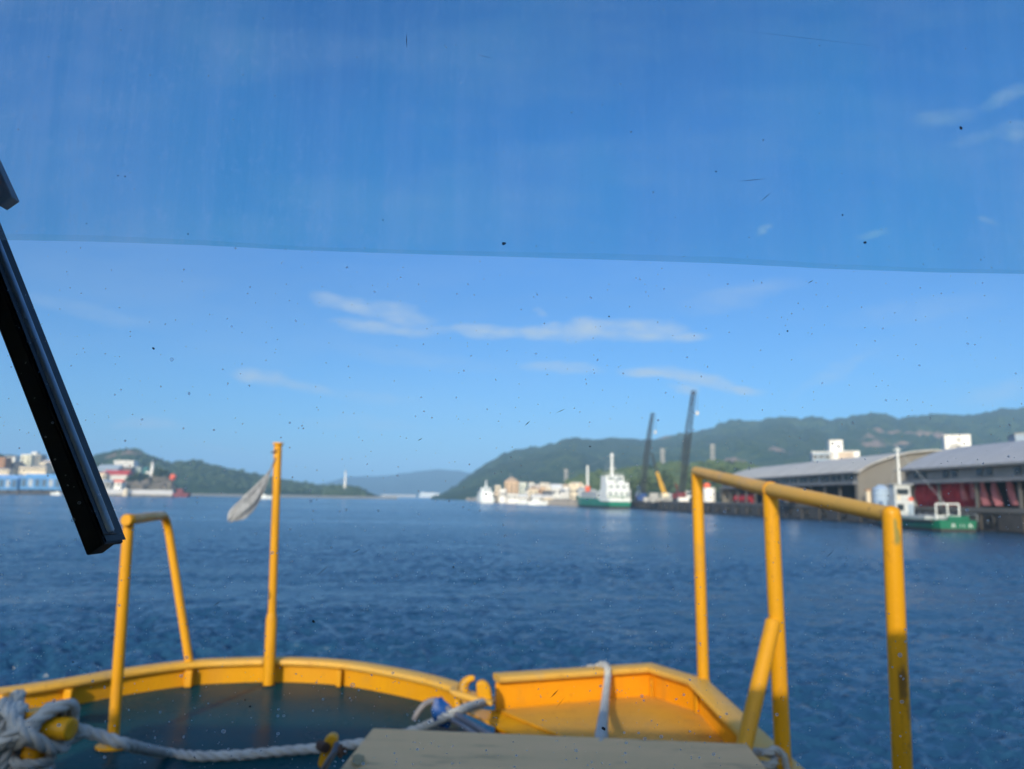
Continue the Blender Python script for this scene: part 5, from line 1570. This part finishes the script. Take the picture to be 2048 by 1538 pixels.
# parked vehicles on the quay near the old shed: small blue truck and white van
def van(label, px, Y, colour, cat, L_=4.2, W_=1.7, H_=1.9, truck=False):
    p = V(at_y(px, 1005, Y).x, Y, QH)
    th = thing('truck' if truck else 'van', label, cat, tuple(p))
    if truck:
        MB().prism([p + V(-W_ / 2, -L_ / 2, 0.55), p + V(-W_ / 2, -L_ / 2 + 1.5, 0.55), p + V(-W_ / 2, -L_ / 2 + 1.5, H_), p + V(-W_ / 2, -L_ / 2 + 0.35, H_), p + V(-W_ / 2, -L_ / 2, 1.3)], V(W_, 0, 0)).build('cab', colour, th, bevel=0.06)
        MB().box(p + V(-W_ / 2, -L_ / 2 + 1.6, 0.6), p + V(W_ / 2, L_ / 2, 1.15)).build('cargo_bed', M_SHIPGREY, th, bevel=0.04)
    else:
        MB().prism([p + V(-W_ / 2, -L_ / 2, 0.4), p + V(-W_ / 2, L_ / 2, 0.4), p + V(-W_ / 2, L_ / 2, H_), p + V(-W_ / 2, -L_ / 2 + 0.7, H_), p + V(-W_ / 2, -L_ / 2, 1.1)], V(W_, 0, 0)).build('body', colour, th, bevel=0.08)
    MB().box(p + V(-W_ / 2 - 0.01, -L_ / 2 + 0.75, 1.15), p + V(W_ / 2 + 0.01, -L_ / 2 + 1.3, 1.6)).build('window', M_WINDOW, th, smooth=False)
    for sx in (-1, 1):
        for sy in (-0.32, 0.32):
            c = p + V(sx * (W_ / 2 - 0.05), sy * L_, 0.32)
            MB().tube([c - V(0.11, 0, 0), c + V(0.11, 0, 0)], 0.32, 14).build('wheel', M_TREAD, th)
van('small blue truck parked under the rail between middle and near posts', 1565, 152, M_BLUECR, 'truck', truck=True)
van('small white van parked just right of the blue truck', 1580, 150, M_WHITE, 'van')

# ------------------------------------------------------------------ cranes
def lattice(mb, a, b, w0, w1, n, r):
    a, b = Vector(a), Vector(b)
    d = (b - a).normalized()
    sx = d.cross(V(0, 1, 0)).normalized()
    sy = d.cross(sx)
    ch = []
    for (i, j) in ((-1, -1), (1, -1), (1, 1), (-1, 1)):
        pts = []
        for k in range(n + 1):
            t = k / n
            w = (w0 + (w1 - w0) * t) / 2
            pts.append(a + (b - a) * t + sx * i * w + sy * j * w)
        mb.tube([pts[0], pts[-1]], r, 5)
        ch.append(pts)
    for k in range(n):
        for f in range(4):
            p, q = (ch[f][k], ch[(f + 1) % 4][k + 1]) if k % 2 else (ch[(f + 1) % 4][k], ch[f][k + 1])
            mb.tube([p, q], r * 0.7, 4)
            mb.tube([ch[f][k], ch[(f + 1) % 4][k]], r * 0.6, 4)
def crawler(label, base_px, Y, tip, knee, boom_w, house, cab_mat, extra=True, cab_off=1.8, house_z=0.0):
    b = at_y(base_px, 1000, Y)
    p = V(b.x, Y, QH)
    th = thing('crawler_crane', label, 'crane', tuple(p), 'cranes on the quay')
    for sx in (-1, 1):
        MB().prism([p + V(sx * 1.8 - 0.4, -2.6, 0.15), p + V(sx * 1.8 - 0.4, -2.2, 0.001), p + V(sx * 1.8 - 0.4, 2.2, 0.001), p + V(sx * 1.8 - 0.4, 2.6, 0.15), p + V(sx * 1.8 - 0.4, 2.6, 0.75), p + V(sx * 1.8 - 0.4, 2.2, 0.95), p + V(sx * 1.8 - 0.4, -2.2, 0.95), p + V(sx * 1.8 - 0.4, -2.6, 0.75)], V(0.8, 0, 0)).build('crawler_track', M_TREAD, th)
    MB().box(p + V(-1.6, -2.2, 0.98), p + V(1.5, 3.0, 2.9)).build('engine_house', house, th, bevel=0.1)
    MB().box(p + V(-2.3, 1.6, 1.0), p + V(-0.2, 3.6, 2.6)).build('counterweight', M_REDP, th, bevel=0.08)
    cb = MB().box(p + V(cab_off - 0.6, -2.9, 1.2), p + V(cab_off + 0.9, -0.9, 3.4)).build('cab', cab_mat, th, bevel=0.12)
    MB().box(p + V(cab_off - 0.5, -2.93, 2.1), p + V(cab_off + 0.8, -2.85, 3.2)).build('window', M_WINDOW, cb, smooth=False)
    foot_ = p + V(0, -1.2, 2.6)
    mb = MB()
    lattice(mb, foot_, knee, boom_w * 0.8, boom_w, 26, 0.13)
    lattice(mb, knee, tip, boom_w, boom_w * 0.55, 16, 0.10)
    mb.build('boom', M_CRDARK, th, smooth=False)
    g = MB()
    g.tube([p + V(-0.8, 1.0, 2.9), p + V(-1.3, 2.4, 6.0)], 0.14, 6)
    g.tube([p + V(0.8, 1.0, 2.9), p + V(-1.3, 2.4, 6.0)], 0.14, 6)
    g.build('gantry', house if extra else M_BLUECR, th)
    MB().tube([p + V(-1.3, 2.4, 6.0), Vector(tip)], 0.09, 5).build('pendant_cable', M_CRDARK, th)
    d = (Vector(tip) - Vector(knee)).normalized()
    h = Vector(tip) + V(0.9, -0.8, -0.4)
    MB().tube([Vector(tip), h, h - V(0, 0, 7.0)], 0.08, 5).build('hoist_rope', M_CRDARK, th)
    MB().box(h + V(-0.35, -0.3, -8.2), h + V(0.35, 0.3, -7.0)).build('hook_block', M_CREAM, th, bevel=0.08)
    return th
YA = 250.0
crawler('tallest crawler crane with a dark lattice boom and dark red machinery house', 1362, YA, at_y(1387, 781, YA + 4), at_y(1376, 872, YA + 2), 1.9, M_REDP, M_WHITE)
YB_ = 300.0
crawler('shorter crawler crane with a blue machinery house next to the cargo ship', 1284, YB_, at_y(1305, 826, YB_ + 4), at_y(1297, 880, YB_ + 2), 1.7, M_BLUECR, M_PALEBLUE, False, cab_off=-2.0)
# yellow telescopic crane
YC = 272.0
b = at_y(1330, 1000, YC)
p = V(b.x, YC, QH)
th = thing('mobile_crane', 'yellow telescopic crane with a dark jib and a green chassis', 'crane', tuple(p), 'cranes on the quay')
MB().box(p + V(-1.5, -2.8, 0.6), p + V(1.5, 2.8, 1.4)).build('chassis', M_CRGREEN, th, bevel=0.1)
MB().box(p + V(-1.2, -1.4, 1.42), p + V(1.2, 2.2, 2.9)).build('turret', M_CREAM, th, bevel=0.1)
f0, f1, f2 = p + V(0, 0, 2.4), at_y(1314, 944, YC), at_y(1303, 905, YC + 1)
dd = (f1 - f0)
MB().tube([f0, f0 + dd * 0.55], 0.85, 4).build('boom', M_CRYEL, th, bevel=0.05)
MB().tube([f0 + dd * 0.54, f1], 0.62, 4).build('boom', M_CRYEL, th, bevel=0.05)
mb = MB()
lattice(mb, f1, f2, 0.8, 0.5, 8, 0.07)
mb.build('jib', M_CRDARK, th, smooth=False)
for sx in (-1, 1):
    for sy in (-1.9, 1.9):
        c = p + V(sx * 1.35, sy, 0.55)
        MB().tube([c - V(0.2, 0, 0), c + V(0.2, 0, 0)], 0.55, 14).build('wheel', M_TREAD, th)
# gear between the cranes
for (nm, lab, cat, x0, y0, x1, y1, Y, mat) in (
        ('container', 'pale grey container standing left of the yellow crane', 'container', 1300, 986, 1318, 1000, 280, M_CONCL),
        ('container', 'white container standing right of the yellow crane', 'container', 1338, 987, 1350, 1000, 275, M_SHIPGREY),
        ('container', 'white container at the foot of the tall dark crane', 'container', 1358, 995, 1378, 1003, 232, M_WHITE),
        ('container', 'blue container beside the blue crane', 'container', 1275, 991, 1290, 1001, 292, M_BLUECR)):
    a, b = at_y(x0, y0, Y), at_y(x1, y1, Y)
    th = thing(nm, lab, cat, ((a.x + b.x) / 2, Y, QH), 'containers among the dock cranes')
    MB().box((a.x, Y, QH), (b.x, Y + 2.4, a.z)).build('container_body', mat, th, bevel=0.08)
    MB().box((a.x + 0.15, Y - 0.06, QH + 0.15), ((a.x + b.x) / 2 - 0.05, Y - 0.002, a.z - 0.15)).build('door', mat, th, smooth=False)
    MB().box(((a.x + b.x) / 2 + 0.05, Y - 0.06, QH + 0.15), (b.x - 0.15, Y - 0.002, a.z - 0.15)).build('door', mat, th, smooth=False)
# scrap heap
mb = MB()
random.seed(9)
for k in range(60):
    px = random.uniform(1292, 1352)
    c = at_y(px, 1003, 262 + random.uniform(-4, 4))
    c.z = QH + random.uniform(0, 0.9)
    mb.box(c - V(0.9, 0.5, 0.5), c + V(0.9, 0.5, 0.5), random.uniform(0, 3))
tag(mb.build('dock_rubble', M_CONCL, None, smooth=False), kind='stuff')

# pylons on the wooded hill
def pylon(label, px, yt, yb_, Y):
    t, b = at_y(px, yt, Y), at_y(px, yb_, Y)
    th = thing('pylon', label, 'pylon', tuple(b), 'pale pylons above the green hill')
    mb = MB()
    lattice(mb, b - V(0, 0, 6), t, 3.4, 1.4, 8, 0.28)
    mb.build('lattice_tower', M_CONCL, th, smooth=False)
    mb = MB()
    for k in (0.70, 0.85, 0.98):
        q = b.lerp(t, k)
        mb.tube([q - V(2.4, 0, 0), q + V(2.4, 0, 0)], 0.22, 5)
    mb.build('cross_arm', M_CONCL, th)
pylon('pale pylon between the two dark crane booms', 1325, 897, 928, 590)
pylon('pale pylon right of the tallest crane boom', 1425, 888, 922, 590)
pylon('lower pale pylon above the cream block, left of the cargo ship', 1132, 938, 968, 620)

# ------------------------------------------------------------------ vessels
def hull_mesh(st):
    """stations: (along, half beam at deck, half beam at waterline, deck height)"""
    vs, fs = [], []
    for (y, bd, bw_, zd) in st:
        vs += [V(-bd, y, zd), V(-(bd * 0.4 + bw_ * 0.6), y, zd * 0.35), V(-bw_, y, -0.05), V(-bw_ * 0.7, y, -0.9), V(bw_ * 0.7, y, -0.9), V(bw_, y, -0.05), V(bd * 0.4 + bw_ * 0.6, y, zd * 0.35), V(bd, y, zd)]
    for i in range(len(st) - 1):
        for k in range(7):
            a = i * 8 + k
            fs.append((a, a + 1, a + 9, a + 8))
        fs.append((i * 8 + 7, i * 8, i * 8 + 8, i * 8 + 15))
    fs.append(tuple(range(8)))
    m = (len(st) - 1) * 8
    fs.append(tuple(range(m + 7, m - 1, -1)))
    return MB().add(vs, fs)
def place(th, loc, ang):
    th.location = loc
    th.rotation_euler = (0, 0, ang)

ship = thing('cargo_ship', 'moored coaster with green hull and white stern deckhouse, seen from astern', 'ship', local=True)
SL, SB = 58.0, 4.7
st = [(0, 4.3, 3.9, 2.5), (3, 4.7, 4.4, 2.5), (10, 4.8, 4.7, 2.6), (16, 4.8, 4.7, 3.6), (40, 4.8, 4.7, 3.8), (49, 4.4, 3.6, 4.4), (54, 3.0, 1.8, 5.0), (58, 0.4, 0.2, 5.6)]
hull_mesh(st).build('hull', M_SHIPGREEN, ship, smooth=False)
bw_pts = [V(-4.78, 11, 2.52), V(-4.68, 3, 2.52), V(-4.28, 0.05, 2.52), V(4.28, 0.05, 2.52), V(4.68, 3, 2.52), V(4.78, 11, 2.52)]
MB().sweep(bw_pts, [(0.0, 0), (0.0, 1.15), (0.12, 1.15), (0.12, 0)]).build('bulwark', M_SHIPWHITE, ship, smooth=False)
MB().box((-4.55, 16, 2.6), (4.55, 41, 6.4)).build('hatch_coaming', M_SHIPGREY, ship, bevel=0.1)
MB().prism([V(-4.2, 47, 3.0), V(4.2, 47, 3.0), V(2.7, 54, 3.6), V(0.3, 57.5, 4.2), V(-0.3, 57.5, 4.2), V(-2.7, 54, 3.6)], V(0, 0, 4.4)).build('forecastle', M_SHIPGREY, ship, smooth=False)
dk1 = MB().box((-4.6, 2.0, 2.52), (4.9, 13, 6.9)).build('deckhouse', M_SHIPWHITE, ship, bevel=0.1)
for k in range(4):
    MB().box((-3.6 + 2.2 * k, 1.93, 5.0), (-2.5 + 2.2 * k, 2.03, 6.0)).build('window', M_SHIPWIN, dk1, smooth=False)
MB().box((-4.7, 1.2, 4.35), (4.9, 1.98, 4.5)).build('gallery_deck', M_SHIPGREEN, ship, smooth=False)
dk2 = MB().box((-4.1, 3.0, 6.903), (4.6, 12, 9.6)).build('deckhouse', M_SHIPWHITE, ship, bevel=0.1)
for k in range(3):
    MB().box((-3.2 + 2.6 * k, 2.93, 7.7), (-1.9 + 2.6 * k, 3.03, 8.7)).build('window', M_SHIPWIN, dk2, smooth=False)
wb = MB().box((-3.9, 5.0, 9.603), (3.2, 12.3, 12.4)).build('bridge', M_SHIPWHITE, ship, bevel=0.1)
MB().box((-3.2, 4.92, 10.8), (-0.9, 5.02, 11.8)).build('window', M_SHIPWIN, wb, smooth=False)
MB().box((0.6, 4.92, 10.8), (2.6, 5.02, 11.8)).build('window', M_SHIPWIN, wb, smooth=False)
MB().box((-0.55, 3.6, 9.603), (0.45, 4.9, 11.6)).build('funnel', M_SHIPGREY, ship, bevel=0.15)
mt = MB().tube([V(-0.6, 8, 12.4), V(-0.6, 8, 21.3)], [0.55, 0.40], 8).build('mast', M_SHIPWHITE, ship)
MB().tube([V(-2.0, 8, 15.2), V(0.8, 8, 15.2)], 0.15, 6).build('yard', M_SHIPWHITE, mt)
MB().ball(V(-0.6, 8, 20.2), 0.85, 0.85, 0.6, 12, 6).build('radar_dome', M_SHIPWHITE, mt)
MB().tube([V(0, 46.5, 3.2), V(0, 46.5, 18.0)], [0.55, 0.42], 8).build('foremast', M_SHIPWHITE, ship)
MB().box((-0.9, 45.6, 2.7), (0.9, 47.4, 9.0)).build('winch_house', M_ORANGEP, ship, bevel=0.1)
for (a_, b_) in ((V(-0.6, 8, 20.8), V(0, 46.5, 17.6)), (V(-0.6, 8, 20.8), V(-3.5, 12, 12.4)), (V(-0.6, 8, 20.8), V(2.9, 12, 12.4)), (V(0, 46.5, 17.8), V(0, 57, 6))):
    MB().tube([a_, b_], 0.05, 5).build('stay_wire', M_SHIPGREY, ship)
for z_, y_, xa_, xb_ in ((6.9, 2.1, -4.5, 4.8), (9.6, 3.1, -4.0, 4.5), (12.4, 5.1, -3.8, 3.1)):
    rl = MB()
    n_r = 9
    for k in range(n_r + 1):
        x_ = xa_ + (xb_ - xa_) * k / n_r
        rl.tube([V(x_, y_, z_), V(x_, y_, z_ + 1.0)], 0.035, 5)
    rl.tube([V(xa_, y_, z_ + 1.0), V(xb_, y_, z_ + 1.0)], 0.04, 5)
    rl.tube([V(xa_, y_, z_ + 0.5), V(xb_, y_, z_ + 0.5)], 0.03, 5)
    rl.build('handrail', M_SHIPWHITE, ship)
MB().tube([V(3.6, 5.5, 9.7), V(3.6, 7.0, 9.7)], 0.45, 12).build('life_raft', M_SHIPWHITE, ship)
MB().tube([V(4.2, 1.6, 4.6), V(4.2, 1.6, 6.6)], 0.32, 10).build('vent_pipe', M_SHIPGREY, ship)
MB().box((1.2, 1.95, 2.6), (2.1, 2.02, 4.3)).build('door', M_SHIPGREEN, ship, smooth=False)
for sx in (-1, 1):
    MB().tube([V(sx * 4.0, 1.0, 3.6), V(sx * 4.0, 1.0, 7.0)], 0.09, 6).build('stanchion', M_SHIPWHITE, ship)
hull_mesh([(y - 0.01 if y == 0 else y, b * 1.004 * 0.4 + w * 0.605, w * 1.006, 0.75) for (y, b, w, z) in st]).build('boot_topping', M_SHIPDARK, ship, smooth=False)
place(ship, (at_y(1240, 1016, 284).x, 284, 0), math.atan2(9.5, 58))

sb = thing('small_cargo_boat', 'small green-hulled boat with white cabin and tall mast moored at the right quay', 'boat', local=True)
st = [(0, 2.2, 2.0, 1.45), (1.2, 2.6, 2.45, 1.45), (5, 2.7, 2.6, 1.4), (15, 2.6, 2.4, 1.6), (19, 1.7, 1.2, 2.0), (21.5, 0.2, 0.1, 2.4)]
hull_mesh([(y - 0.01 if y == 0 else y, b * 1.004 * 0.4 + w * 0.605, w * 1.006, 0.42) for (y, b, w, z) in st]).build('boot_topping', M_SHIPDARK, sb, smooth=False)
hl = hull_mesh(st)
hl.build('hull', M_BOATGREEN, sb, smooth=False)
MB().tube([V(-2.85, 0.3, 1.25), V(-2.85, 8, 1.2), V(-2.75, 15, 1.4)], 0.16, 8).build('rubbing_strake', M_SHIPDARK, sb)
MB().box((-1.15, -0.10, 1.452), (1.35, 0.25, 1.95)).build('stern_bulwark', M_BOATGREEN, sb, bevel=0.05)
# white characters across the stern (too small in the photo to read): short strokes
mk = MB()
def stroke(x0, z0, x1, z1, w=0.055):
    a, b = V(x0, -0.012, z0), V(x1, -0.012, z1)
    d = (b - a).normalized()
    nn = V(-d.z, 0, d.x) * w / 2
    mk.prism([a - nn, b - nn, b + nn, a + nn], V(0, -0.02, 0))
for cx_ in (-0.55, 1.45):
    stroke(cx_ - 0.22, 0.92, cx_ + 0.22, 0.92)
    stroke(cx_, 1.12, cx_ - 0.18, 0.58)
    stroke(cx_ + 0.01, 0.88, cx_ + 0.20, 0.58)
    stroke(cx_ - 0.18, 0.74, cx_ + 0.18, 0.74)
stroke(0.30, 0.95, 0.30, 0.65)
stroke(0.62, 0.95, 0.75, 0.66)
mk.build('stern_lettering', M_SHIPWHITE, sb, smooth=False)
cbn = MB().box((-1.5, 13.0, 1.45), (1.0, 15.5, 3.8)).build('cabin', M_BOATW, sb, bevel=0.08)
MB().box((-1.3, 12.93, 2.4), (-0.4, 13.03, 3.3)).build('window', M_WINDOW, cbn, smooth=False)
MB().box((0.2, 12.93, 1.7), (0.9, 13.03, 3.3)).build('door', M_BLUEGREY, cbn, smooth=False)
whs = MB().box((-1.35, 13.4, 3.803), (0.85, 15.3, 5.9)).build('bridge', M_BOATW, sb, bevel=0.08)
MB().box((-1.05, 13.33, 4.6), (0.5, 13.43, 5.4)).build('window', M_WINDOW, whs, smooth=False)
MB().box((-1.6, 13.1, 5.903), (1.1, 15.5, 6.05)).build('bridge_roof', M_BOATW, sb, bevel=0.03)
mt = MB().tube([V(-0.15, 14.4, 6.05), V(-0.15, 14.4, 11.2)], [0.17, 0.12], 8).build('mast', M_SHIPWHITE, sb)
MB().tube([V(-0.75, 14.4, 10.9), V(0.35, 14.4, 10.9)], 0.07, 6).build('yard', M_SHIPWHITE, mt)
MB().box((-1.9, 16.0, 1.6), (-0.4, 17.6, 3.6)).build('deck_locker', M_PALEBLUE, sb, bevel=0.06)
for (a_, b_) in ((V(-0.15, 14.4, 11.0), V(0.3, 3.2, 3.4)), (V(-0.15, 14.4, 11.0), V(0, 19.5, 2.2))):
    MB().tube([a_, b_], 0.025, 5).build('rigging_wire', M_SHIPGREY, sb)
MB().tube([V(-0.9, 13.2, 3.8), V(-0.9, 13.2, 4.6)], 0.14, 8).build('vent_pipe', M_CREAM, sb)
MB().tube([V(0.7, 13.15, 3.8), V(0.7, 13.15, 4.2)], 0.30, 12).build('life_buoy_box', M_ORANGEP, sb)
rl = MB()
for y in range(0, 9, 2):
    rl.tube([V(-2.45, y + 0.3, 1.42), V(-2.45, y + 0.3, 2.2)], 0.035, 5)
    rl.tube([V(2.45, y + 0.3, 1.42), V(2.45, y + 0.3, 2.2)], 0.035, 5)
rl.tube([V(-2.45, 0.3, 2.2), V(-2.45, 8.3, 2.2)], 0.035, 5)
rl.tube([V(2.45, 0.3, 2.2), V(2.45, 8.3, 2.2)], 0.035, 5)
rl.build('handrail', M_SHIPGREY, sb)
fr = MB()
for x in (-0.9, 0.5, 1.9):
    fr.tube([V(x, 3.2, 1.42), V(x, 3.2, 3.4)], 0.09, 6)
fr.tube([V(-0.9, 3.2, 3.4), V(1.9, 3.2, 3.4)], 0.10, 6)
fr.tube([V(-0.9, 3.2, 1.9), V(1.9, 3.2, 1.9)], 0.07, 6)
fr.build('stern_gallows', M_SHIPWHITE, sb)
MB().box((-1.8, 4.4, 1.41), (1.8, 11.5, 1.85)).build('hatch_cover', M_SHIPGREY, sb, bevel=0.05)
place(sb, (at_y(1917, 1060, 91).x, 91, 0), R(-3.5))

# white patrol ship by the tall tan block
pw_ = thing('patrol_ship', 'white ship with a rounded superstructure and mast lying left of the tall tan block', 'ship', local=True)
st = [(0, 4.6, 4.2, 3.0), (3, 5.2, 4.8, 3.0), (20, 5.2, 4.6, 3.4), (28, 3.2, 2.0, 4.4), (33, 0.3, 0.1, 5.2)]
hull_mesh(st).build('hull', M_SHIPWHITE, pw_, smooth=False)
MB().box((-4.3, 3, 3.0), (4.3, 18, 7.2)).build('deckhouse', M_SHIPWHITE, pw_, bevel=0.4)
b2 = MB().box((-3.2, 5, 7.203), (3.2, 14, 10.0)).build('bridge', M_SHIPWHITE, pw_, bevel=0.5)
MB().box((-2.4, 4.93, 8.4), (2.4, 5.03, 9.2)).build('window', M_WINDOW, b2, smooth=False)
MB().tube([V(0, 8, 10), V(0, 8, 15)], [0.7, 0.25], 8).build('mast', M_SHIPWHITE, pw_)
place(pw_, (at_y(975, 1000, 500).x, 500, 0), R(10))
# small white boats
def skiff(name, label, cat, px, Y, L_, ang, group=None, mast=0):
    th = thing(name, label, cat, group=group, local=True)
    hull_mesh([(0, L_ * 0.13, L_ * 0.11, L_ * 0.13), (L_ * 0.6, L_ * 0.14, L_ * 0.11, L_ * 0.15), (L_, 0.05, 0.03, L_ * 0.20)]).build('hull', M_SHIPWHITE, th, smooth=False)
    MB().box((-L_ * 0.08, L_ * 0.25, L_ * 0.13), (L_ * 0.08, L_ * 0.55, L_ * 0.27)).build('cabin', M_SHIPWHITE, th, bevel=0.1)
    if mast:
        MB().tube([V(0, L_ * 0.4, L_ * 0.27), V(0, L_ * 0.4, L_ * 0.27 + mast)], 0.12, 6).build('mast', M_SHIPGREY, th)
    p = at_y(px, 1000, Y)
    place(th, (p.x, Y, 0), ang)
BG = 'small white boats moored below the waterfront buildings'
skiff('motorboat', 'white motorboat moored under the tall tan block', 'boat', 1034, 420, 9, R(-80), BG)
skiff('motorboat', 'white motorboat moored under the cream house, longest of the small ones', 'boat', 1055, 400, 11, R(-82), BG, 3)
skiff('motorboat', 'small white motorboat near the grey arched shed', 'boat', 1090, 385, 8, R(95), BG)
skiff('motorboat', 'little white boat lying close to the beach left of the yellow pole', 'boat', 515, 560, 11, R(-85))
skiff('motorboat', 'white boat showing beside the wiper tip off the dark left quay', 'boat', 122, 600, 10, R(80))
# far ferry and breakwater in the gap
th = thing('ferry', 'distant white ferry in the gap below the far blue mountain', 'ferry', local=True)
hull_mesh([(0, 8, 7, 9), (60, 8, 7, 9), (95, 1, 0.5, 11)]).build('hull', M_SHIPWHITE, th, smooth=False)
MB().box((-7, 4, 9), (7, 72, 17)).build('superstructure', M_SHIPWHITE, th, bevel=0.5)
MB().tube([V(0, 14, 17), V(0, 14, 24)], 2.0, 10).build('funnel', M_PALEBLUE, th)
p = at_y(838, 993, 2700)
place(th, (p.x, 2700, 0), R(-86))
th = thing('far_breakwater', 'low pale breakwater at the far end of the channel, left of the distant ferry', 'breakwater', (at_y(795, 993, 2500).x, 2500, 0))
MB().box((at_y(762, 993, 2500).x, 2500, -1), (at_y(832, 993, 2500).x, 2506, 8.5)).build('wall', M_CONCL, th, smooth=False)

# ------------------------------------------------------------------ haze
hm = bpy.data.materials.new('sea_haze')
hm.use_nodes = True
nt = NT(hm.node_tree)
o_ = nt.n('ShaderNodeOutputMaterial')
pvn = nt.n('ShaderNodeVolumePrincipled')
pvn.inputs['Color'].default_value = (0.34, 0.62, 1.0, 1)
pvn.inputs['Density'].default_value = HAZE_DENSITY
pvn.inputs['Anisotropy'].default_value = -0.2
nt.l(pvn.outputs[0], o_.inputs['Volume'])
structure(MB().box((-9400, -700, -3.0), (9400, 9400, 420)), 'haze', hm, kind='stuff')
